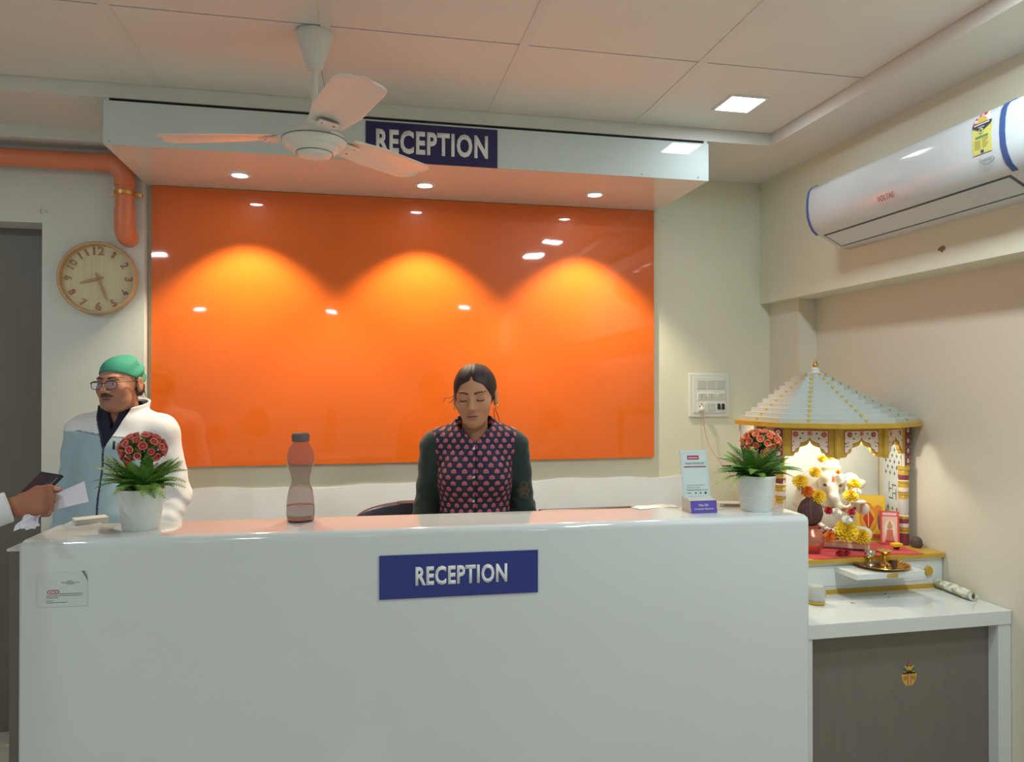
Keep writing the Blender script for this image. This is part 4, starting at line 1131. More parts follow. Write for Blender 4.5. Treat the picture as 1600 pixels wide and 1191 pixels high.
# ---- seated elephant-headed marble idol
ic = at_y(1299, 800, 2.69)
IX, IY = ic.x, 2.69
def idol():
    h = .0042
    V = Vol((-.15, -.09, 0), (.15, .10, .37), h); P = V.P
    b = [np.maximum(np.maximum(np.abs(P[0]) - .115, np.abs(P[1]) - .065), np.abs(P[2] - .014) - .014)]     # pedestal
    ped = b[0] - .006
    body = [ell(P, (0, .012, .115), (.070, .055, .070)), ell(P, (0, .015, .175), (.060, .045, .055)),
            caps(P, (-.05, 0, .055), (-.105, -.03, .05), .034, .026), caps(P, (-.105, -.03, .05), (-.02, -.055, .045), .026, .02),
            caps(P, (.05, 0, .055), (.105, -.03, .055), .034, .026), caps(P, (.105, -.03, .055), (.04, -.055, .040), .026, .018),
            caps(P, (-.055, .01, .195), (-.115, -.01, .165), .024, .020), caps(P, (-.115, -.01, .165), (-.112, -.035, .215), .020, .015),
            caps(P, (.055, .01, .195), (.105, -.01, .150), .024, .020), caps(P, (.105, -.01, .150), (.085, -.05, .175), .020, .016),
            ell(P, (.083, -.055, .182), (.030, .026, .010)),
            caps(P, (-.05, .03, .20), (-.105, .03, .235), .020, .016), caps(P, (.05, .03, .20), (.105, .03, .245), .020, .016)]
    tor = union(body, .014)
    head = [ell(P, (0, -.005, .245), (.046, .044, .046)), ell(P, (-.022, -.022, .268), (.022, .022, .020)), ell(P, (.022, -.022, .268), (.022, .022, .020)),
            ell(P, (-.066, .018, .245), (.036, .010, .042)), ell(P, (.066, .018, .245), (.036, .010, .042)),
            caps(P, (0, -.042, .232), (.004, -.060, .195), .020, .016), caps(P, (.004, -.060, .195), (.022, -.066, .160), .016, .013), caps(P, (.022, -.066, .160), (.048, -.064, .150), .013, .011), caps(P, (.048, -.064, .150), (.060, -.062, .165), .011, .009),
            ell(P, (0, .01, .300), (.036, .032, .018)), ell(P, (0, .012, .322), (.026, .024, .018)), ell(P, (0, .012, .342), (.014, .014, .018))]
    hd = union(head, .010)
    F = smin(smin(ped, tor, .012), hd, .010)
    F = np.maximum(F, .0015 - P[2])
    VV, Q = snet(F, V.lo, h); VV = relax(VV, Q, 1, .4)
    col = np.tile(L3((236, 230, 212)), (len(VV), 1))
    x, y, z = VV.T
    def paint(mask, c): col[mask] = L3(c)
    paint((np.abs(z - .303) < .004) & (y < .02), (214, 178, 96)); paint((np.abs(z - .055) < .004) & (np.abs(x) < .09), (214, 178, 96))
    for sx in (-1, 1): paint(((x - sx * .026) ** 2 + (z - .240) ** 2 < .006 ** 2) & (y < -.02), (90, 60, 50)); paint(((x - sx * .028) ** 2 + (z - .2405) ** 2 < .003 ** 2) & (y < -.02), (40, 30, 28))
    paint((np.abs(x) < .004) & (np.abs(z - .268) < .014) & (y < -.02), (206, 96, 74))
    paint((np.abs(z - .150 - .3 * (x ** 2) * 10) < .005) & (y < -.01) & (np.abs(x) < .06), (200, 150, 90))
    for sx in (-1, 1): paint((np.abs(np.abs(x) - .095) < .005) & (np.abs(z - .165) < .03) & (y < .02) & (np.abs(z - .19) > .012), (206, 150, 120))
    paint((z < .030) & (z > .020), (222, 190, 120))
    return np_mesh('figure', VV, Q, mat('idol_marble', (236, 230, 212), 0.35, var=0.03, vcol='col', coat=0.2), col)
idt = thing('marble_idol', 'seated white marble elephant-headed idol garlanded with flowers in the shrine', 'idol', (IX, IY, CZ_), math.radians(-30))
link('figure', idol(), idt, local=True); idt.scale = (1.10, .9, 1.04)
# garland beads are part of the idol's dress
gm = MB().ball((0, 0, 0), (.0085, .0085, .0065), seg=10, rings=6).mesh('garland_bead', mat('garland_white', (240, 234, 222), 0.7, var=0.1, vscale=90))
gr2 = MB().ball((0, 0, 0), (.0075, .0075, .006), seg=10, rings=6).mesh('garland_bead', mat('garland_rose', (168, 66, 72), 0.7, var=0.2, vscale=90))
rg = random.Random(11)
for k in range(34):
    t_ = k / 33; a_ = PI * t_
    x = .072 * math.cos(a_); z = .205 - .135 * math.sin(a_) ** .8; y = -.042 - .034 * math.sin(a_)
    o = link('garland_bead', gm if k % 3 else gr2, idt, (x + rg.uniform(-.003, .003), y + rg.uniform(-.003, .003), z), local=True); o.scale = [rg.uniform(.9, 1.35)] * 3
for k in range(20):
    t_ = k / 19
    o = link('garland_bead', gr2 if k % 3 else gm, idt, (-.10 + .20 * t_, -.058 - .012 * math.sin(PI * t_), .062 + .018 * math.sin(t_ * 9)), local=True); o.scale = [rg.uniform(.8, 1.4)] * 3

# ---- marigolds and other blossoms
m_mg = [mat('marigold_yellow', (250, 208, 44), 0.7, var=0.25, vscale=120), mat('marigold_orange', (238, 126, 30), 0.7, var=0.25, vscale=120), mat('blossom_white', (240, 236, 224), 0.7, var=0.1), mat('rose_red', (186, 32, 48), 0.6, var=0.2, vscale=90)]
def marigold_mesh(m, seed):
    rr = random.Random(seed); mb = MB().ball((0, 0, -.1), (.7, .7, .45), seg=12, rings=8)
    for ring, (n, z, rad, tilt) in enumerate(((16, -.12, .82, .15), (15, .05, .72, .5), (12, .22, .54, .9), (8, .36, .34, 1.2), (4, .44, .14, 1.45))):
        for k in range(n):
            a_ = 2 * PI * (k + .5 * (ring % 2)) / n + rr.uniform(-.1, .1); s = .22
            c = Vector((rad * math.cos(a_), rad * math.sin(a_), z)); d = Vector((math.cos(a_) * math.cos(tilt), math.sin(a_) * math.cos(tilt), math.sin(tilt))); tx = Vector((-math.sin(a_), math.cos(a_), 0)); up = d.cross(tx)
            mb.put([tuple(c - tx * s * .7), tuple(c + d * s * .9 - tx * s * .6 + up * .05), tuple(c + d * s * 1.15), tuple(c + d * s * .9 + tx * s * .6 + up * .05), tuple(c + tx * s * .7), tuple(c - d * s + up * .12)], [(5, 0, 1, 2), (5, 2, 3, 4)])
    return mb.mesh('marigold', m, True, 50)
mgm = [marigold_mesh(m_mg[i], i) for i in range(4)]
FL = [ # u, v, Y, radius, kind, label
    (1250, 752, 2.62, .026, 0, 'yellow marigold at the far left shoulder of the idol'),
    (1278, 776, 2.60, .026, 0, 'yellow marigold hanging beside the brown coconut'),
    (1261, 768, 2.60, .021, 1, 'orange marigold lying on top of the coconut'),
    (1273, 738, 2.64, .020, 0, 'yellow marigold at the left ear of the idol'),
    (1309, 738, 2.66, .010, 1, 'small orange marigold at the right ear of the idol'),
    (1284, 717, 2.66, .015, 0, 'yellow marigold on the left of the idol crown'),
    (1298, 715, 2.67, .013, 0, 'small yellow marigold on the right of the idol crown'),
    (1334, 757, 2.66, .024, 0, 'yellow marigold on the raised right hand of the idol'),
    (1329, 775, 2.60, .025, 0, 'yellow marigold in the offering bowl of the idol'),
    (1322, 829, 2.555, .038, 0, 'large yellow marigold at the feet of the idol'),
    (1296, 838, 2.56, .020, 1, 'orange marigold on the cloth near the copper pot'),
    (1346, 838, 2.57, .028, 0, 'flat yellow flower on the right of the idol pedestal'),
    (1258, 750, 2.64, .016, 2, 'white blossom behind the far left marigold'),
    (1320, 750, 2.66, .016, 2, 'pinkish white blossom right of the idol head'),
    (1338, 768, 2.62, .016, 2, 'white blossom under the raised hand marigold'),
    (1306, 800, 2.57, .017, 2, 'white blossom on the belly of the idol'),
    (1323, 812, 2.555, .016, 2, 'white blossom above the large marigold'),
    (1252, 763, 2.62, .015, 2, 'white blossom at the left of the coconut'),
    (1294, 798, 2.575, .014, 3, 'dark red rose on the lap of the idol'),
    (1330, 800, 2.57, .013, 3, 'dark red rose right of the idol belly'),
    (1312, 854, 2.525, .015, 3, 'left red rose on the cloth edge before the idol'),
    (1322, 855, 2.525, .013, 3, 'right red rose on the cloth edge before the idol')]
for u, v, Y, r_, kd, lb_ in FL:
    p = at_y(u, v, Y - .02 if v < 835 else Y)
    if v > 845: p.z = CZ_ + r_ * .55
    o = link(('marigold', 'marigold', 'blossom', 'rose')[kd], mgm[kd], None, p, (random.uniform(.7, 1.0) if v < 845 else .2, random.uniform(-.2, .2), -.55))
    o.scale = (r_ * 1.15, r_ * 1.15, r_ * 1.15); tag(o, lb_, 'flower', 'flowers offered in the shrine')

# ---- copper pot with coconut
kp = at_y(1267, 845, 2.60)
pot = thing('copper_pot', 'pinkish copper ritual pot holding a coconut beside the desk corner', 'pot', (kp.x, 2.60, CZ_))
part('vessel', MB().lathe([(.001, 0), (.03, 0), (.034, .006), (.048, .03), (.050, .05), (.044, .072), (.030, .086), (.027, .094), (.033, .104), (.031, .106), (.025, .096), (.001, .09)], 32), mat('copper_pink', (206, 130, 110), 0.3, metal=0.6, var=0.1), pot, True, 50, local=True)
def coconut():
    h = .003; V = Vol((-.07, -.07, -.08), (.07, .07, .09), h); P = V.P
    F = smin(ell(P, (0, 0, 0), (.046, .046, .054)), ell(P, (0, 0, .045), (.014, .014, .022)), .02)
    F = F + .0016 * np.sin(18 * np.arctan2(P[1], P[0]) + P[2] * 40) + .0012 * nz3(P, 90, 2)
    VV, Q = snet(F, V.lo, h); return np_mesh('husk', VV, Q, mat('coconut_husk', (104, 72, 70), 0.8, var=0.4, vscale=30, stretch=(1, 1, .2), bump=0.4, bscale=80))
cc_ = at_y(1262, 796, 2.60)
co = thing('coconut', 'brown coconut standing on the copper pot', 'coconut', (kp.x - .004, 2.60, CZ_ + .106))
link('husk', coconut(), co, (0, 0, .050), local=True)

# ---- pictures leaning in the shrine
def picture(name, label, c, w, h, yaw, lean_, back, shapes, edge):
    t = thing(name, label, 'picture', c, math.radians(yaw))
    yd_ = Vector((0, math.sin(lean_), math.cos(lean_)))
    mb = MB(); mb.M = frame((0, 0, 0), (1, 0, 0), yd_); mb.box((-w / 2, 0, -.004), (w / 2, h, 0)); part('board', mb, edge, t, local=True)
    pr_ = prints('image', shapes, (0, 0, 0), (1, 0, 0), yd_, None); pr_.parent = t
    return t
c = at_y(1360, 838, 2.77); c.z = CZ_
w, h = .115, .185
yl_, og, rd_, dk_ = (232, 196, 66), (226, 140, 50), (196, 60, 40), (120, 84, 76)
sh = [(rect(-w / 2 + .003, .003, w / 2 - .003, h - .003), yl_, 0), (rect(-w / 2 + .003, .003, w / 2 - .003, .02), (206, 76, 50), 1), (disc(-.008, .085, .036, 16, .060), og, 1), (disc(-.008, .082, .026, 14, .050), (226, 176, 60), 2),
      ([(-.030, .085), (-.008, .035), (.014, .085), (-.008, .125)], rd_, 3), (rect(-.010, .05, -.006, .11), (236, 206, 120), 4), (disc(.030, .12, .018, 12, .024), og, 2), (disc(.036, .08, .010, 12, .045), dk_, 2), (disc(-.008, .138, .014, 12), og, 3)]
picture('deity_picture', 'yellow devotional picture leaning at the back of the shrine', c, w, h, -32, .12, None, sh, mat('picture_yellow', (222, 184, 64), 0.5))
c = at_y(1390, 847, 2.655); c.z = CZ_
w, h = .072, .135
sh = [(rect(-w / 2 + .003, .003, w / 2 - .003, h - .003), (222, 96, 84), 0), (rect(-w / 2 + .008, .008, w / 2 - .008, h - .022), (236, 190, 170), 1), (disc(0, .06, .022, 14, .040), (240, 222, 206), 2), ([(-.016, .015), (.016, .015), (.010, .06), (-.010, .06)], (206, 120, 100), 3), (disc(0, .072, .010, 12), (214, 150, 120), 4), ([(-.008, .08), (.008, .08), (0, .1)], (206, 166, 80), 4), (rect(-.026, h - .017, .026, h - .007), (226, 190, 206), 1), (rect(-.018, .008, .018, .016), (190, 60, 60), 3)]
picture('deity_card', 'small red-bordered devotional card standing before the right column', c, w, h, -30, .10, None, sh, mat('card_red', (206, 80, 72), 0.4))

# ---- little offering box, yellow block, brass tray with lamp and cup
c = at_z(1400, 857, CZ_ + .002)
t = thing('ghee_cup', 'small dark cup with a yellow cake on the red cloth', 'cup', (c.x, c.y, CZ_))
part('cup', MB().lathe([(.001, 0), (.010, 0), (.013, .010), (.001, .010)], 14), m_blk, t, True, local=True)
part('cake', MB().box((-.02, -.014, .0102), (.02, .014, .024), bev=.003), m_mg[0], t, local=True)
c = at_z(1441, 848, BZ1 + .02)
tag(part('dark_pouch', MB().at((min(c.x, XR - .04), c.y + .01, BZ1 + .001)).lathe([(.001, 0), (.018, 0), (.024, .012), (.020, .032), (.010, .042), (.001, .044)], 14), mat('pouch_brown', (98, 78, 76), 0.7, var=0.3, vscale=50), None, True), 'small dark brown pouch at the foot of the right column', 'pouch')
SHZ = BZ1 - .030
tc_ = at_z(1376, 882, SHZ + .008)
part('pull_out_shelf', MB().box((at_z(1318, 890, SHZ).x, tc_.y - .085, SHZ - .022), (at_z(1432, 890, SHZ).x + .02, by0 + .001, SHZ), bev=.002), m_shw, sh_)
part('drawer_handle', MB().at((at_y(1393, 903, tc_.y - .085).x, tc_.y - .085, SHZ - .012)).box((-.022, -.008, -.006), (.022, 0, .006), bev=.003), m_gold, sh_)
tr = thing('brass_tray', 'round brass prayer tray on the pull-out shelf of the shrine', 'tray', (tc_.x, tc_.y, SHZ + .0003))
R = []
for r_, z in ((.001, 0), (.072, 0), (.078, .002), (.098, .010), (.101, .012), (.100, .0135), (.096, .0115), (.077, .004), (.070, .002), (.001, .002)):
    R.append([(r_ * math.cos(2 * PI * k / 48), r_ * math.sin(2 * PI * k / 48), z + (.0012 * (k % 2) if .09 < r_ else 0)) for k in range(48)])
part('dish', MB().ring_loft(R), m_brass, tr, True, 30, local=True)
rib = MB().at((.086, 0, .008), (0, -.44, 0)).box((-.009, -.0012, 0), (.009, .0012, .0012)).mesh('rib', mat('brass_dark', (150, 112, 52), 0.4, metal=0.8))  # ribs in a darker brass than the dish
for k in range(36): link('rib', rib, tr, (0, 0, 0), (0, 0, 2 * PI * k / 36), local=True)
q = tr.location + Vector((.022, .01, .003))
tag(part('oil_lamp', MB().lathe([(.001, 0), (.022, 0), (.020, .006), (.007, .012), (.006, .034), (.012, .042), (.030, .050), (.032, .056), (.028, .056), (.010, .048), (.001, .047)], 28), m_brass, None, True, 40, loc=q), 'brass oil lamp on a foot standing on the tray', 'lamp')
q = tr.location + Vector((-.032, .02, .003))
sc_ = thing('incense_cup', 'silver footed cup with an incense stick on the brass tray', 'cup', q)
part('cup', MB().lathe([(.001, 0), (.016, 0), (.014, .004), (.005, .010), (.005, .022), (.014, .030), (.021, .040), (.021, .052), (.018, .056), (.001, .056)], 24), m_steel, sc_, True, 40, local=True)
part('incense_stick', MB().tube([(0, 0, .05), (.004, 0, .10)], .001, 5), mat('incense_tan', (206, 160, 110), 0.8), sc_, local=True)
q = tr.location + Vector((.028, -.036, .0035))
tag(part('match_box', MB().box((-.009, -.006, 0), (.009, .006, .028), bev=.001), mat('match_brown', (84, 66, 58), 0.6), None, loc=q), 'small dark matchbox standing on the brass tray', 'matchbox')

# ---- on the cabinet top: newspaper roll, cup in a bag, crumbs
q0 = at_z(1466, 909, KZ + .016); q1 = at_z(1512, 930, KZ + .016)
q0.x = min(q0.x, XR - .034); q1.x = min(q1.x, XR - .034)
q0.y -= .022; q1.y -= .022
ax = (q1 - q0); Lr = ax.length; d = ax.normalized()
def news_mat():
    m = mat('newsprint', (214, 212, 196), 0.7, var=0.0); nt = m.node_tree; b = nt.nodes['Principled BSDF']
    n = nt.nodes.new('ShaderNodeTexNoise'); n.inputs['Scale'].default_value = 45; n.inputs['Detail'].default_value = 3
    r_ = nt.nodes.new('ShaderNodeValToRGB'); e_ = r_.color_ramp.elements
    e_[0].position = .38; e_[0].color = lin((168, 168, 110)); e_[1].position = .55; e_[1].color = lin((224, 226, 214))
    t = nt.nodes.new('ShaderNodeTexCoord'); nt.links.new(t.outputs['Object'], n.inputs['Vector']); nt.links.new(n.outputs['Fac'], r_.inputs[0]); nt.links.new(r_.outputs[0], b.inputs['Base Color'])
    return m
mb = MB(); up = Vector((0, 0, 1)); sd_ = d.cross(up).normalized(); R = []
for k in range(13):
    t_ = k / 12; row = []
    for j in range(20):
        a_ = 2 * PI * j / 20; rr = .0165 * (1 + .10 * math.sin(3 * a_ + t_ * 4) + .06 * math.sin(5 * a_ + t_ * 9))
        if t_ > .9: rr *= 1 + .15 * math.sin(2 * a_)
        row.append(tuple(q0 + ax * t_ + sd_ * math.cos(a_) * rr * 1.15 + up * (math.sin(a_) * rr + .003)))
    R.append(row)
nr = thing('newspaper_roll', 'rolled newspaper lying against the wall on the cabinet top', 'newspaper', (q0.x, q0.y, KZ))
part('roll', MB().ring_loft(R), news_mat(), nr, True, 60)
e_ = q1 + d * .0006 + up * .003
part('roll_end_shade', MB().ring_loft([[tuple(e_ + sd_ * math.cos(2 * PI * j / 10) * .007 * s + up * math.sin(2 * PI * j / 10) * .010 * s + d * dd_) for j in range(10)] for s, dd_ in ((1, 0), (.9, .001))]), mat('roll_shadow', (104, 74, 70), 0.9), nr)  # dark disc painted for the shade inside the open roll end
c = at_z(1284, 945, KZ); cu2 = thing('covered_bowl', 'clear covered bowl with a gold base behind the desk corner', 'bowl', (c.x - .012, c.y + .02, KZ))
part('bowl', MB().lathe([(.001, .012), (.028, .012), (.034, .03), (.034, .05), (.026, .066), (.001, .070)], 24), mat('bowl_milky', (220, 224, 220), 0.15, trans=0.3, var=0.1, vscale=40), cu2, True, 50, local=True)
part('foot', MB().lathe([(.001, 0), (.028, 0), (.032, .006), (.030, .012), (.001, .012)], 24), m_gold, cu2, True, 50, local=True)
for i, (u, v, s, c_, lb_) in enumerate(((1382, 928, .006, (84, 84, 84), 'small dark crumb nearer the shrine on the cabinet top'), (1387, 933, .005, (96, 96, 92), 'smaller dark crumb beside the other on the cabinet top'), (1331, 942, .007, (148, 148, 104), 'dried petal near the front edge of the cabinet top'), (1554, 931, .005, (120, 128, 128), 'grey chip near the right front corner of the cabinet top'))):
    p = at_z(u, v, KZ)
    o = part('petal_crumb', MB().at(p, (0, 0, i)).prism([(-s, -s * .4), (0, -s * .6), (s, 0), (s * .3, s * .5), (-s * .7, s * .4)], .0002, .0015), mat('crumb_%d' % i, c_, 0.8), None)
    tag(o, lb_, 'crumb')
# ================================================================ people
m_skin = mat('skin', (190, 140, 112), 0.55, spec=0.3, var=0.05, vscale=30, vcol='col', sss=0.05)
def rotm(yaw, pitch=0, roll=0): return (Matrix.Rotation(yaw, 3, 'Z') @ Matrix.Rotation(pitch, 3, 'X') @ Matrix.Rotation(roll, 3, 'Y'))
def head_sdf(P, male):
    w = 1.04 if male else 1.0
    d = smin(ell(P, (0, .014, .036), (.074 * w, .093, .082)), ell(P, (0, -.030, -.028), (.060 * w, .062, .080)), .03)
    if male:
        d = smin(d, ell(P, (0, -.040, -.070), (.055, .045, .036)), .03)
        d = smin(d, ell(P, (0, -.062, -.090), (.030, .026, .020)), .03)
    else:
        d = smin(d, ell(P, (0, -.056, -.086), (.024, .026, .020)), .035)
    for s in (-1, 1):
        d = smin(d, ell(P, (s * .040 * w, -.058, -.022), (.024, .024, .026)), .02)
        d = smin(d, ell(P, (s * .026, -.080, .026), (.022, .010, .008)), .02)
        d = smax(d, -ell(P, (s * .032, -.104, .004), (.019, .016, .013)), .012)
        d = smin(d, ell(P, (s * .032, -.077, .003), (.016, .0145, .0115)), .004)
    nb = -.004 if male else 0
    d = smin(d, caps(P, (0, -.085, .016), (0, -.107 + nb, -.024), .0075, .0105), .012)
    d = smin(d, ell(P, (0, -.108 + nb, -.028), (.0115, .011, .0095)), .006)
    for s in (-1, 1): d = smin(d, ell(P, (s * (.0135 if male else .012), -.097, -.031), (.0085, .010, .0075)), .006)
    d = smin(d, ell(P, (0, -.0905, -.0555), (.023, .0095, .0055)), .005)
    d = smin(d, ell(P, (0, -.0890, -.0665), (.019, .0095, .0065)), .004)
    d = smax(d, -ell(P, (0, -.1000, -.0610), (.024, .0085, .0014)), .003)
    if male: d = smin(d, ell(P, (0, -.092, -.0445), (.028, .011, .0075)), .006)
    for s in (-1, 1):
        e = smin(ell(P, (s * .078 * w, .016, -.002), (.008, .019, .030)), ell(P, (s * .077 * w, .012, -.026), (.007, .011, .011)), .01)
        e = smax(e, -ell(P, (s * .089 * w, .012, .003), (.008, .010, .017)), .005)
        d = smin(d, e, .006)
    return d
def build_body(name, hc, hR, male, bust, tone, h=.0024):
    V = Vol((-.17, -.17, hc[2] - .30), (.17, .19, hc[2] + .145), h)
    P = V.P; Ph = V.local(hc, hR)
    d = head_sdf(Ph, male)
    ax = hc[0]; nk = .056 if male else .047
    d = smin(d, caps(P, (hc[0], hc[1] + .022, hc[2] - .045), (0, .03, hc[2] - .215), nk, nk + .004), .025)
    d = smin(d, ell(P, (0, .03, hc[2] - .265), (.145, .075, .05)), .04)
    if not male: d = smin(d, ell(P, (0, -.01, hc[2] - .25), (.07, .055, .06)), .03)
    d = np.maximum(d, hc[2] - .292 - P[2])
    VV, Q = snet(d, V.lo, h); VV = relax(VV, Q, 1, .35)
    L = (VV - np.array(hc)) @ np.array(hR)
    x, y, z = L.T; ax_ = np.abs(x)
    col = np.tile(L3(tone), (len(VV), 1))
    def mixc(m, c):
        m = np.clip(m, 0, 1)[:, None]; col[:] = col * (1 - m) + L3(c) * m
    front = (y < -.03)
    def soft(v, e=.0025): return np.clip(v / e, 0, 1)
    cheek = np.exp(-((ax_ - .038) ** 2 + (z + .03) ** 2) / .0005) * front; mixc(cheek * .25, (206, 132, 106))
    # lips
    lip = soft(1 - (x / .024) ** 2 - ((z + .061) / .0105) ** 2, .3) * (y < -.07)
    mixc(lip * (.45 if male else .75), (150, 88, 84) if male else (176, 104, 98))
    mixc(soft(1 - (x / .024) ** 2 - ((z + .0610) / .0020) ** 2, .3) * (y < -.07) * .7, (96, 52, 50))
    # brows
    zb = .0235 + .006 * np.sin(np.clip((ax_ - .012) / .040, 0, 1) * PI * .75)
    mixc(soft(.0044 - np.abs(z - zb) - .0024 * np.clip((ax_ - .012) / .04, 0, 1), .0012) * (ax_ > .011) * (ax_ < .053) * front, (46, 34, 32))
    # eyes
    if male:
        eye = soft(1 - ((ax_ - .032) / .0125) ** 2 - ((z - .002) / .0048) ** 2, .3) * (y < -.06); mixc(eye, (224, 214, 208))
        mixc(soft(1 - ((x - .032) / .0056) ** 2 - ((z - .002) / .0052) ** 2, .3) * eye, (40, 28, 26)); mixc(soft(1 - ((x + .032) / .0056) ** 2 - ((z - .002) / .0052) ** 2, .3) * eye, (40, 28, 26))
        mixc(soft(.0012 - np.abs(z - .0075 + 14 * (ax_ - .032) ** 2), .0008) * (np.abs(ax_ - .032) < .0135) * (y < -.06), (52, 38, 36))
        mo = soft(1 - (x / .033) ** 2 - ((z + .0440 + 6 * x ** 2) / .0098) ** 2, .35) * (y < -.06)
        mixc(mo * .92, (70, 58, 56))
        st = np.exp(-((z + .075) / .035) ** 2) * front * (y < -.02); mixc(st * .22, (112, 92, 84))
    else:
        mixc(soft(1 - ((ax_ - .032) / .017) ** 2 - ((z - .004) / .010) ** 2, .6) * (y < -.05) * .35, (128, 84, 70))
        mixc(soft(.0026 - np.abs(z + .0035 - 12 * (ax_ - .032) ** 2), .0009) * (np.abs(ax_ - .032) < .0145) * (y < -.05), (38, 26, 26))
    mixc(soft(1 - ((ax_ - .0065) / .0035) ** 2 - ((z + .0365) / .0022) ** 2, .4) * (y < -.085) * .8, (92, 54, 46))
    # under the hair
    if not male: mixc(soft(z - .074 + y * .2, .006) * .9, (60, 42, 38))
    return np_mesh(name, VV, Q, m_skin, col)
def vest_mat():
    m = mat('vest_print', (46, 42, 66), 0.8, var=0.0); nt = m.node_tree; b = nt.nodes['Principled BSDF']
    x, y, z = objxyz(nt)
    px, pz = .0330, .0215
    ang = x._op('ARCTAN2', y * -1.0 + .12) * .205
    row = (z / pz).floor(); odd = row.mod2()
    u = (ang / px + odd * 0.5).fract() - .5; v = (z / pz).fract() - .5
    u = u * px; v = v * pz
    def el(cx, cz, rx, rz): return (((u - cx) / rx) * ((u - cx) / rx) + ((v - cz) / rz) * ((v - cz) / rz))
    flower = el(0, .0030, .0028, .0052).mn(el(-.0050, .0002, .0024, .0036)).mn(el(.0050, .0002, .0024, .0036)).mn(el(0, -.0035, .0052, .0018)).mn(el(0, -.0060, .0016, .0030)).lt(1.0)
    outl = el(0, .0030, .0046, .0070).mn(el(-.0053, -.0002, .0044, .0058)).mn(el(.0053, -.0002, .0044, .0058)).mn(el(0, -.0040, .0075, .0042)).lt(1.0)
    spark = el(-.0030, .0040, .0010, .0018).mn(el(.0030, .0040, .0010, .0018)).mn(el(-.0060, -.0050, .0012, .0014)).mn(el(.0060, -.0050, .0012, .0014)).lt(1.0)
    c1 = colmix(nt, outl, lin((40, 36, 58)), lin((96, 72, 104)))
    c2 = colmix(nt, flower, c1, lin((196, 84, 84)))
    c3 = colmix(nt, spark, c2, lin((206, 186, 210)))
    nt.links.new(c3, b.inputs['Base Color']); return m
def limb(P, pts, rs, k=.03):
    return union([caps(P, pts[i], pts[i + 1], rs[i], rs[i + 1]) for i in range(len(pts) - 1)], k)
def hand_sdf(P, O, X, Y, Z, curl=.5, grip=False):
    # O wrist, X towards the fingers, Y thumb side, Z back of the hand
    def pt(a, b, c): return tuple(np.array(O) + np.array(X) * a + np.array(Y) * b + np.array(Z) * c)
    d = union([caps(P, pt(-.03, 0, 0), pt(.02, 0, 0), .024, .026), caps(P, pt(.02, .016, 0), pt(.078, .026, .004), .019, .0125), caps(P, pt(.02, .004, 0), pt(.082, .008, .006), .019, .0125), caps(P, pt(.02, -.008, 0), pt(.080, -.010, .005), .019, .012), caps(P, pt(.02, -.018, -.002), pt(.074, -.027, .002), .017, .011)], .012)
    for b, L, base in ((.026, .044, .078), (.008, .049, .082), (-.010, .046, .080), (-.027, .037, .074)):
        a0, c0 = base, .003; ang = 0; pp = [pt(a0, b, c0)]
        for seg, tf in ((L * .5, curl * 1.3), (L * .32, curl * 1.5), (L * .28, curl * 1.0)):
            ang += tf; a0 += seg * 1.15 * math.cos(ang); c0 -= seg * 1.15 * math.sin(ang); pp.append(pt(a0, b * (1 - .06), c0))
        d = smin(d, limb(P, pp, [.0105, .0098, .009, .0078], .004), .004)
    d = smin(d, limb(P, [pt(.018, .022, -.006), pt(.045, .046, -.012), pt(.072, .050 if grip else .048, -.016), pt(.096, .044 if grip else .040, -.020)], [.015, .0125, .0105, .0085], .006), .008)
    return d
def hand_mesh(O, X, Y, Z, curl, tone, h=.003, grip=False, M=None):
    O = np.array(O); V = Vol(O - .15, O + .15, h)
    F = hand_sdf(V.P, O, X, Y, Z, curl, grip)
    VV, Q = snet(F, V.lo, h); VV = relax(VV, Q, 1, .4)
    col = np.tile(L3(tone), (len(VV), 1))
    q = VV - O; a = q @ np.array(X); c = q @ np.array(Z)
    kn = np.exp(-((a - .082) / .010) ** 2) * (c > 0); col = col * (1 - .18 * kn[:, None])
    return np_mesh('hand', VV, Q, m_skin, col, M)
def place(o, root):
    o.parent = root; return o
def legs(root, hipz, m_leg, m_shoe, wide=.09, skirt=None):
    V = Vol((-.24, -.2, .05), (.24, .2, hipz + .12), .009); P = V.P
    d = union([limb(P, [(s * wide, 0, hipz), (s * (wide + .005), -.005, .50), (s * (wide + .005), .01, .09)], [.095, .068, .050]) for s in (-1, 1)] + [ell(P, (0, 0, hipz + .02), (.165, .125, .13))], .03)
    d = d + .003 * nz3(P, 45, 1)
    VV, Q = snet(np.maximum(np.maximum(d, .07 - P[2]), P[2] - hipz - .10), V.lo, .009)
    place(link('trousers', np_mesh('trousers', VV, Q, m_leg)), root)
    for s in (-1, 1):
        V = Vol((s * .1 - .08, -.22, -.01), (s * .1 + .08, .10, .12), .007); P = V.P
        d = np.maximum(smin(ell(P, (s * .097, -.07, .03), (.045, .125, .045)), ell(P, (s * .097, .02, .05), (.042, .06, .055)), .03), .002 - P[2])
        VV, Q = snet(d, V.lo, .007); place(link('shoe', np_mesh('shoe', VV, Q, m_shoe)), root)
m_navyc = mat('dark_navy_cloth', (38, 40, 60), 0.85, var=0.15, vscale=40)
m_shoe = mat('shoe_black', (40, 38, 38), 0.4)

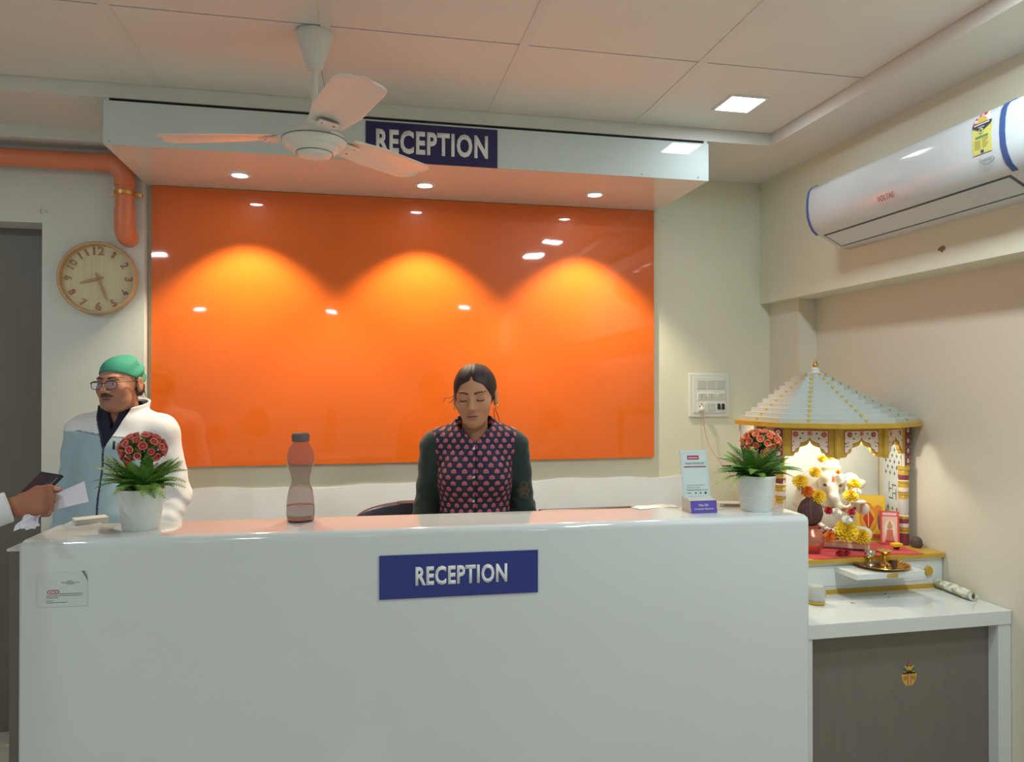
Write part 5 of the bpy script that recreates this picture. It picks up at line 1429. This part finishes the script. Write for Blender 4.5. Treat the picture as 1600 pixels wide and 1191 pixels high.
# ---------------------------------------------------------------- woman behind the desk
wp = at_d(742, 690, 2.80); WX, WY = wp.x, wp.y
wo = thing('person', 'woman with dark tied hair in a floral vest and dark green sleeves, eyes lowered', 'person', (WX, WY, 0), math.radians(-8))
hz = 1.505
hcW = (0, -.012, hz); hRW = rotm(math.radians(-9), math.radians(7), math.radians(-2))
body = place(link('body', build_body('body', hcW, hRW, False, None, (192, 142, 110))), wo)
def hair():
    h = .003; V = Vol((-.14, -.15, hz - .16), (.14, .18, hz + .16), h); P = V.P; H = V.local(hcW, hRW)
    d = smin(ell(H, (0, .020, .038), (.083, .098, .088)), ell(H, (0, .075, -.01), (.055, .050, .06)), .04)
    d = smin(d, ell(H, (0, .115, -.035), (.036, .034, .040)), .02)
    face = ell(H, (0, -.095, -.034), (.073, .082, .104))
    ears = np.minimum(ell(H, (-.082, .010, -.020), (.018, .028, .036)), ell(H, (.082, .010, -.020), (.018, .028, .036)))
    d = smax(d, -face, .010); d = smax(d, -ears, .006)
    d = np.maximum(d, -(H[2] + .085) )
    part_ = np.exp(-(H[0] / .004) ** 2) * (H[1] < .03) * (H[2] > .05); d = d + part_ * .0018
    d = d + .0011 * np.sin(150 * np.abs(H[0]) + 40 * H[2] + 12 * H[1])
    VV, Q = snet(d, V.lo, h); VV = relax(VV, Q, 1, .3)
    return np_mesh('hair', VV, Q, mat('hair_dark', (52, 38, 36), 0.6, var=0.3, vscale=50, stretch=(1, 1, .3)))
hr = place(link('hair', hair()), wo)
hl = lambda p: tuple(hRW @ Vector(p) + Vector(hcW))
for i, pts in enumerate((((-.072, -.02, .012), (-.090, -.03, .004), (-.108, -.03, .004), (-.116, -.03, -.012)), ((-.072, -.03, .006), (-.084, -.04, -.010), (-.098, -.04, -.014)),
                         ((.070, .02, -.045), (.082, .015, -.075), (.088, .01, -.098), (.080, .0, -.112)), ((.066, .02, -.05), (.070, .01, -.085), (.078, .005, -.095)))):
    part('hair_strand', MB().tube([hl(p) for p in pts], [.0013] * (len(pts) - 1) + [.0006], 5), MATS['hair_dark'], hr, True, local=True)
for s in (-1, 1):
    part('earring', MB().tube([hl((s * .081 + .004 * s * math.cos(t), .004 + .001, -.040 + .008 * math.sin(t))) for t in [2 * PI * k / 12 for k in range(13)]], .0013, 6), m_brass, wo, True, local=True)
SH = 1.335
armsW = {s: [(s * .158, .012, SH - .012), (s * .188, .030, 1.06), (s * .182, -.01, .83)] for s in (-1, 1)}
def torsoW(P):
    d = union([ell(P, (0, .005, 1.225), (.142, .100, .150)), ell(P, (0, .004, 1.04), (.124, .092, .17)), ell(P, (0, .006, .87), (.160, .118, .16)), caps(P, (-.128, .014, SH), (.128, .014, SH), .046), ell(P, (0, .02, SH + .035), (.085, .060, .050))], .05)
    for s in (-1, 1): d = smin(d, ell(P, (s * .058, -.070, 1.205), (.055, .042, .058)), .04)
    return d
def neck_hole(P, r=.060): return caps(P, (0, .024, SH + .035), (0, .005, SH + .25), r, r + .03)
def vnotch(P, z0, k): return np.maximum(np.abs(P[0]) - (P[2] - z0) * k, P[1] + .0)
h = .0046
V = Vol((-.26, -.19, .72), (.26, .18, 1.46), h); P = V.P
arms = np.minimum(limb(P, armsW[-1], [.050, .043, .034]), limb(P, armsW[1], [.050, .043, .034]))
fold = .0035 * nz3(P, 38, .7) + .002 * np.sin(P[2] * 130 + 3 * np.sin(P[0] * 40)) * np.exp(-((P[2] - 1.06) / .07) ** 2)
kur = smin(torsoW(P) - .002, arms + fold, .03)
kur = smax(kur, -neck_hole(P, .060), .01); kur = smax(kur, -vnotch(P, 1.325, .9), .006)
VV, Q = snet(np.maximum(kur, .735 - P[2]), V.lo, h); VV = relax(VV, Q, 1, .4)
x, y, z = VV.T; col = np.tile(L3((34, 52, 50)), (len(VV), 1))
# printed patch on the sleeve near the viewer's right elbow, and shoulder streak
for cx, cz, rx, rz in ((.186, 1.172, .016, .014), (.192, 1.148, .018, .013), (.176, 1.148, .016, .013), (.186, 1.130, .018, .010)):
    ring = ((x - cx) / rx) ** 2 + ((z - cz) / rz) ** 2; mk = (ring < 1) & (ring > .25) & (y < .04) & (x > .1); col[mk] = L3((88, 76, 60))
place(link('tunic', np_mesh('tunic', VV, Q, mat('tunic_green', (34, 52, 50), 0.85, var=0.15, vscale=60, vcol='col', sheen=0.2), col)), wo)
h = .0042
V = Vol((-.20, -.19, .76), (.20, .17, 1.46), h); P = V.P
vs_ = torsoW(P) - .012 + .0025 * nz3(P, 30, 2.2)
collar = np.maximum(np.abs(np.sqrt(P[0] ** 2 + ((P[1] - .020) * 1.0) ** 2) - (.070 - .10 * (P[2] - SH - .06))) - .0045, np.abs(P[2] - (SH + .055 + .25 * (P[1]))) - .030)
vs_ = smax(vs_, -neck_hole(P, .064), .008)
vs_ = smin(vs_, collar, .012)
arm_hole = np.abs(P[0]) - (.150 + .010 * np.clip((P[2] - 1.2) / .1, -1, 1) - .014 * np.exp(-((P[2] - 1.24) / .06) ** 2))
vs_ = smax(vs_, arm_hole, .01); vs_ = smax(vs_, -vnotch(P, 1.333, .95), .008)
vs_ = smax(vs_, -np.maximum(np.maximum(np.abs(P[0]) - .0016, P[1] + .04), P[2] - 1.36), .003)
VV, Q = snet(np.maximum(vs_, .775 - P[2]), V.lo, h); VV = relax(VV, Q, 1, .35)
ve = place(link('vest', np_mesh('vest', VV, Q, vest_mat())), wo)
# buttons follow the chest surface
def front_y(fn, x, z):
    ys = np.arange(-.22, .1, .002, dtype=np.float32); Pq = [np.full_like(ys, x), ys, np.full_like(ys, z)]
    d = fn(Pq); k = int(np.argmax(d < 0)); return float(ys[k])
for z in (1.315, 1.215, 1.125, 1.035, .95):
    yy = front_y(lambda q: torsoW(q) - .012, 0, z)
    part('button', MB().at((-.006, yy - .001, z), (PI / 2, 0, 0)).lathe([(.0055, -.002), (.0055, .002), (.003, .004)], 12), m_steel, ve, True, local=True)
for s in (-1, 1):
    W_ = armsW[s][2]; place(link('hand', hand_mesh(W_, (0, -.10, -.99), (-s * .2, -.97, .1), (s * .98, -.2, 0), .35, (176, 128, 100), .004)), wo)
legs(wo, .80, mat('trousers_dark_green', (40, 54, 50), 0.85), m_shoe, .085)

# ---------------------------------------------------------------- man in the white and blue jacket
mp = at_d(190, 600, 3.08); MX, MY = mp.x, mp.y
ma = thing('person', 'man in a green cap, glasses and white and pale blue jacket beside the clock', 'person', (MX, MY, 0), math.radians(-12))
hzM = 1.603; ma.scale = (.97, .97, .97)
hcM = (.014, -.035, hzM); hRM = rotm(math.radians(-8), math.radians(2), math.radians(-2))
place(link('body', build_body('body', hcM, hRM, True, None, (184, 134, 110))), ma)
hm = lambda p: tuple(hRM @ Vector(p) + Vector(hcM))
h = .003; V = Vol((-.14, -.17, hzM - .08), (.14, .17, hzM + .16), h); H = V.local(hcM, hRM)
d = ell(H, (0, .016, .038), (.082, .100, .087)) + .0045 * np.sin(95 * (H[2] * 1.2 - H[1] * .6) + 8 * H[0]) * (H[1] > -.05) * np.clip((H[1] + .05) / .08, 0, 1)
d = smin(d, ell(H, (.0, .108, .0), (.030, .020, .022)), .02)
band = (H[2] - (.056 - .42 * np.clip(H[1] + .085, 0, .2)))
d = smax(d, -band, .005)
inn = ell(H, (0, .014, .036), (.0755, .094, .083))
d = np.maximum(d, -inn)
VV, Q = snet(d, V.lo, h); VV = relax(VV, Q, 1, .3)
cp = place(link('surgical_cap', np_mesh('surgical_cap', VV, Q, mat('cap_green', (64, 156, 134), 0.8, var=0.1, vscale=40))), ma)
for s in (-1, 1): part('cap_tie', MB().tube([hm((s * .01, .118, -.005)), hm((s * .02, .128, -.03)), hm((s * .028, .125, -.06))], [.006, .008, .005], 8, flat=.4), MATS['cap_green'], cp, True, local=True)
# short dark hair below the cap
h = .003; V = Vol((-.12, -.08, hzM - .12), (.12, .15, hzM + .06), h); H = V.local(hcM, hRM)
d = smin(ell(H, (0, .016, .038), (.0785, .097, .086)), ell(H, (0, .045, -.02), (.066, .064, .060)), .03)
d = smax(d, (H[2] - (.060 - .42 * np.clip(H[1] + .085, 0, .2))), .004); d = np.maximum(d, -(H[1] + .008)); d = np.maximum(d, -(H[2] + .055))
for s in (-1, 1): d = np.maximum(d, -ell(H, (s * .084, .014, -.006), (.022, .024, .036)))
VV, Q = snet(d, V.lo, h); place(link('hair', np_mesh('hair', VV, Q, mat('hair_short', (58, 50, 48), 0.6, var=0.2, vscale=60))), ma)
# glasses
m_frm = mat('glasses_frame', (48, 42, 46), 0.35); m_gls = mat('glasses_lens', (190, 186, 220), 0.05, alpha=0.16, var=0)
gl = thing('spectacles', 'thin dark-framed glasses worn by the man in the green cap', 'glasses', Matrix.LocRotScale(Vector((MX, MY, 0)), Euler((0, 0, math.radians(-12))), Vector((.97, .97, .97))) @ Vector(hcM), 0)
GM = Matrix.LocRotScale(Vector((MX, MY, 0)), Euler((0, 0, math.radians(-12))), Vector((.97, .97, .97))) @ Matrix.Translation(Vector(hcM)) @ hRM.to_4x4()
gw = lambda p: tuple(GM @ Vector(p))
yg = -.1075
for s in (-1, 1):
    loop = []
    for k in range(25):
        t = 2 * PI * k / 24; cx_, sz_ = math.cos(t), math.sin(t)
        loop.append((s * .0335 + .0255 * math.copysign(abs(cx_) ** .6, cx_), yg + .006 * abs(s * .0335 + .0255 * cx_) / .06, -.002 + .0165 * math.copysign(abs(sz_) ** .7, sz_)))
    part('rim', MB().tube([gw(p) for p in loop], .0014, 6), m_frm, gl, True)
    part('top_bar', MB().tube([gw(p) for p in loop[1:12]], .0022, 6), m_frm, gl, True)
    part('lens', MB().ring_loft([[gw((x, y + dy, z)) for x, y, z in loop[:-1]] for dy in (0, .0008)]), m_gls, gl)
    part('temple', MB().tube([gw((s * .059, yg + .006, .008)), gw((s * .076, -.085, .010)), gw((s * .083, -.01, .010)), gw((s * .084, .02, .002))], .0016, 6), m_frm, gl, True)
part('bridge', MB().tube([gw((-.008, yg, .004)), gw((0, yg - .004, .007)), gw((.008, yg, .004))], .0016, 6), m_frm, gl, True)
# jacket and shirt
SM = 1.415
armsM = {-1: [(-.185, .012, SM - .02), (-.238, .035, 1.12), (-.235, -.06, .86)], 1: [(.178, .012, SM - .02), (.222, .040, 1.12), (.205, -.07, .88)]}
def torsoM(P):
    return union([ell(P, (0, .005, 1.26), (.178, .125, .19)), ell(P, (0, -.02, 1.05), (.172, .142, .20)), ell(P, (0, .0, .87), (.180, .135, .15)), caps(P, (-.150, .014, SM - .01), (.150, .014, SM - .01), .058), ell(P, (0, .025, SM + .03), (.105, .072, .055))], .06)
NK = SM + .02
def throat(P, r): return caps(P, (-.002, .018, NK), (-.006, -.03, NK + .25), r, r + .03)
h = .0045
V = Vol((-.36, -.23, .76), (.36, .20, 1.56), h); P = V.P
arms = np.minimum(limb(P, armsM[-1], [.062, .056, .045]), limb(P, armsM[1], [.062, .056, .045]))
fold = .003 * nz3(P, 26, 1.3) + .002 * np.sin(P[2] * 95 + 4 * np.sin(P[0] * 22) + P[1] * 50) * np.exp(-((P[2] - 1.06) / .12) ** 2)
jk = smin(torsoM(P) - .012 + .004 * nz3(P, 18, .4), arms + fold, .04)
cz = P[2] - NK
Rc = .082 + .18 * cz
collar = np.maximum(np.abs(np.sqrt(P[0] ** 2 + ((P[1] - .020) * .95) ** 2) - Rc) - .0055, np.abs(cz - .034 - .22 * P[1]) - .046)
jk = smax(jk, -throat(P, .074), .008)
jk = smin(jk, collar, .012)
jk = smax(jk, -np.maximum(np.abs(P[0] + .01) - np.clip((P[2] - 1.335), 0, 1) * .46, P[1] + .01), .006)
VV, Q = snet(np.maximum(jk, .79 - P[2]), V.lo, h); VV = relax(VV, Q, 1, .45)
x, y, z = VV.T
white, blue, dark = L3((232, 234, 238)), L3((166, 192, 204)), L3((44, 52, 70))
col = np.tile(white, (len(VV), 1))
yoke = 1.385 - .02 * np.clip(x / .15, -1, 1)
bl = (z < yoke) & (x < .165) & ((y < .06) | (x < -.14))
bl |= (x < -.165) & (z < 1.385)
bl &= ~((x > .125) & (y > -.06))
col[bl] = blue
seam = (np.abs(z - yoke) < .003) & (np.abs(x) < .16) & (y < 0); col[seam] = L3((120, 140, 156))
zip_ = (np.abs(x + .01 - .0 * z) < .0045) & (y < -.05) & (z < 1.345); col[zip_] = dark
edge = (np.abs(np.abs(x + .01) - np.clip(z - 1.335, 0, 1) * .46) < .006) & (y < -.01) & (z > 1.335) & (z < 1.53); col[edge & (x < 0)] = dark
pocket = (np.abs(x - .105 + (z - .95) * .10) < .007) & (y < -.05) & (z < 1.07) & (z > .80); col[pocket] = dark
pocket = (np.abs(x + .115 - (z - .95) * .05) < .004) & (y < -.05) & (z < 1.02) & (z > .80); col[pocket] = dark
ja = place(link('jacket', np_mesh('jacket', VV, Q, mat('jacket_cloth', (230, 232, 236), 0.75, var=0.03, vscale=30, vcol='col', sheen=0.2), col)), ma)
V = Vol((-.2, -.2, 1.05), (.2, .2, 1.53), .0045); P = V.P
sh = torsoM(P) - .002; cz = P[2] - NK
col2 = np.maximum(np.abs(np.sqrt(P[0] ** 2 + ((P[1] - .018) * .95) ** 2) - (.070 + .10 * cz)) - .0055, np.abs(cz - .032 - .22 * P[1]) - .040)
sh = smin(smax(sh, -throat(P, .066), .006), col2, .012); sh = smax(sh, -np.maximum(np.abs(P[0] + .004) - (P[2] - 1.405) * .30, P[1] + .0), .005)
VV, Q = snet(np.maximum(sh, 1.07 - P[2]), V.lo, .0045); place(link('shirt', np_mesh('shirt', VV, Q, m_navyc)), ma)
yy = front_y(lambda q: torsoM(q) - .012, .05, 1.352)
y2 = front_y(lambda q: torsoM(q) - .012, .11, 1.352)
nd = Vector((.06, y2 - yy, 0)).normalized()
t = text_part('chest_number', '11°', .062, .036, (.064, (yy + y2) / 2 - .020, 1.350), nd, (0, .12, 1), MATS['dark_navy_cloth'], None, .012, .03); t.parent = ja
for s in (-1, 1):
    W_ = armsM[s][2]; place(link('hand', hand_mesh(W_, (-s * .25, -.45, -.85), (-s * .3, -.85, .45), (s * .9, -.3, -.1), .4, (184, 134, 110), .004)), ma)
legs(ma, .82, m_navyc, m_shoe, .095)

# ---------------------------------------------------------------- visitor reaching in from the left
d0 = 1.98
wr = at_d(24, 791, d0)            # wrist
xd = (at_d(84, 786, d0 + .02) - at_d(34, 793, d0)).normalized()
zb = Vector((.15, -.80, .58)); zb = (zb - xd * zb.dot(xd)).normalized()   # back of the hand faces the viewer
yt = zb.cross(xd).normalized()
if yt.z < 0: yt = -yt
VXX, VYY = -1.60, 1.98
vi = thing('person', 'visitor at the left edge reaching in, only white cuff and hand visible', 'person', (VXX, VYY, 0), math.radians(75))
toL = Matrix.LocRotScale(Vector((VXX, VYY, 0)), Euler((0, 0, math.radians(75))), Vector((1, 1, 1))).inverted()
hO = np.array(wr) ; V = Vol(hO - .16, hO + .16, .0028); P = V.P
F = hand_sdf(P, hO, xd, yt, zb, 1.2, True)
VV, Q = snet(F, V.lo, .0028); VV = relax(VV, Q, 1, .4)
q = VV - hO; a_, c_, b_ = q @ np.array(xd), q @ np.array(zb), q @ np.array(yt)
col = np.tile(L3((168, 112, 88)), (len(VV), 1)); kn = np.exp(-((a_ - .082) / .010) ** 2) * (c_ > 0); col *= (1 - .22 * kn[:, None])
nail = (a_ > .088) & (np.abs(b_ - .044) < .006) & (c_ > -.016); col[nail] = L3((206, 160, 140))
place(link('hand', np_mesh('hand', VV, Q, m_skin, col, toL)), vi)
m_shirt = mat('shirt_white', (226, 230, 234), 0.8, var=0.03, vscale=20, sheen=0.2)
sl = toL @ Vector((-1.40, 2.06, 1.33)); 
wl = toL @ (wr - xd * .012); el_ = toL @ Vector((-1.30, 2.02, 1.10))
def torsoV(P): return union([ell(P, (0, .005, 1.24), (.172, .118, .19)), ell(P, (0, -.01, 1.03), (.160, .125, .20)), ell(P, (0, .0, .87), (.168, .125, .15)), caps(P, (-.150, .014, 1.385), (.150, .014, 1.385), .052), ell(P, (0, .025, 1.42), (.09, .066, .055))], .06)
V = Vol((-.36, -.80, .76), (.40, .22, 1.50), .0085); P = V.P
sx_ = 1 if sl.x > 0 else -1
A0 = (sx_ * .18, .01, 1.365)
other = limb(P, [(-sx_ * .18, .01, 1.365), (-sx_ * .23, .03, 1.10), (-sx_ * .22, -.05, .86)], [.058, .05, .04])
main = limb(P, [A0, tuple(el_), tuple(wl)], [.060, .050, .038])
F = smin(smin(torsoV(P) - .008, np.minimum(other, main) + .003 * nz3(P, 30, 1), .03), caps(P, tuple(wl), tuple(np.array(wl) * .9 + np.array(el_) * .1), .041, .041), .01)
F = smax(F, -caps(P, (0, .018, 1.42), (0, -.02, 1.65), .064, .09), .01)
ud = (np.array(wl) - np.array(el_)); ud /= np.linalg.norm(ud)
F = np.maximum(F, np.minimum((P[0] - wl[0]) * ud[0] + (P[1] - wl[1]) * ud[1] + (P[2] - wl[2]) * ud[2], .3 - np.sqrt((P[0] - wl[0]) ** 2 + (P[1] - wl[1]) ** 2 + (P[2] - wl[2]) ** 2)))
VV, Q = snet(np.maximum(F, .79 - P[2]), V.lo, .0085); place(link('shirt', np_mesh('shirt', VV, Q, m_shirt)), vi)
place(link('body', build_body('body', (0, -.03, 1.575), rotm(0), True, None, (168, 112, 88), .0045)), vi)
h = .004; V = Vol((-.13, -.15, 1.44), (.13, .15, 1.72), h); H = V.local((0, -.03, 1.575))
d = smax(ell(H, (0, .022, .042), (.083, .098, .088)), -ell(H, (0, -.10, -.04), (.075, .085, .105)), .01); d = np.maximum(d, -(H[2] + .06))
for s in (-1, 1): d = np.maximum(d, -ell(H, (s * .086, .012, -.010), (.022, .028, .036)))
VV, Q = snet(d, V.lo, h); place(link('hair', np_mesh('hair', VV, Q, MATS['hair_short'])), vi)
W_ = (-sx_ * .22, -.05, .86); place(link('hand', hand_mesh(W_, (0, -.10, -.99), (sx_ * .2, -.97, .1), (-sx_ * .98, -.2, 0), .35, (168, 112, 88), .004)), vi)
legs(vi, .82, m_navyc, m_shoe, .095)
# phone and papers in that hand
def slab(name, label, cat, corners, th, mats, extra=None):
    c = [Vector(p) for p in corners]; n = (c[1] - c[0]).cross(c[3] - c[0]).normalized()
    t = thing(name, label, cat, (c[2] + c[3]) / 2)
    mb = MB(); mb.ring_loft([[tuple(p - n * th) for p in c], [tuple(p) for p in c]]); part('case' if extra else 'sheet', mb, mats, t)
    return t, c, n
A, B = at_d(65, 737, 2.12), at_d(97, 742, 2.07)
dn = (at_d(70, 770, 2.035) - B)
dn = dn.normalized() * .115
t, c, n = slab('mobile_phone', 'black mobile phone held in the visitor hand at the left edge', 'phone', (A + dn, B + dn, B, A), .008, mat('phone_black', (44, 42, 52), 0.25), True)
f_ = lambda s, q: c[0] + (c[1] - c[0]) * s + (c[3] - c[0]) * q
part('screen', MB().ring_loft([[tuple(f_(s, q) + n * e) for s, q in ((.05, .04), (.90, .04), (.90, .96), (.05, .96))] for e in (.0001, .0006)]), mat('phone_screen', (52, 50, 64), 0.08, coat=0.5), t)
part('edge_highlight', MB().tube([tuple(f_(.95, .3) + n * .0005), tuple(f_(.95, .9) + n * .0005)], .0012, 6), mat('phone_edge_glint', (210, 210, 220), 0.2, metal=0.8), t)  # silver line drawn as a glint along one phone edge
slab('paper_slip', 'folded white paper slip held out by the visitor hand', 'paper', (at_d(70, 800, 2.005), at_d(139, 784, 2.02), at_d(132, 752, 2.05), at_d(66, 781, 2.035)), .0012, mat('paper_lilac', (222, 218, 230), 0.7, var=0.03))
cpt = thing('crumpled_paper', 'white crumpled paper hanging under the visitor hand above the desk corner', 'paper', at_d(45, 826, 1.94))
g0, g1, g2, g3 = at_d(22, 829, 1.93), at_d(54, 828, 1.95), at_d(68, 800, 1.985), at_d(42, 800, 1.97)
gv = []; rp_ = random.Random(9)
for j in range(7):
    for i in range(8):
        s_, t_ = i / 7, j / 6
        p = (g0 * (1 - s_) + g1 * s_) * (1 - t_) + (g3 * (1 - s_) + g2 * s_) * t_
        gv.append(p + Vector((rp_.uniform(-.003, .003), .008 * math.sin(s_ * 7 + t_ * 4) + rp_.uniform(-.004, .004), rp_.uniform(-.003, .003) + .005 * math.sin(t_ * 5 + s_ * 3))))
mb = MB(); N = len(gv)
mb.put([tuple(p) for p in gv] + [tuple(p + Vector((0, .0012, 0))) for p in gv], [q for j in range(6) for i in range(7) for q in ((j * 8 + i, j * 8 + i + 1, j * 8 + i + 9, j * 8 + i + 8), (N + j * 8 + i + 8, N + j * 8 + i + 9, N + j * 8 + i + 1, N + j * 8 + i))])
part('sheet', mb, MATS['paper_lilac'], cpt)
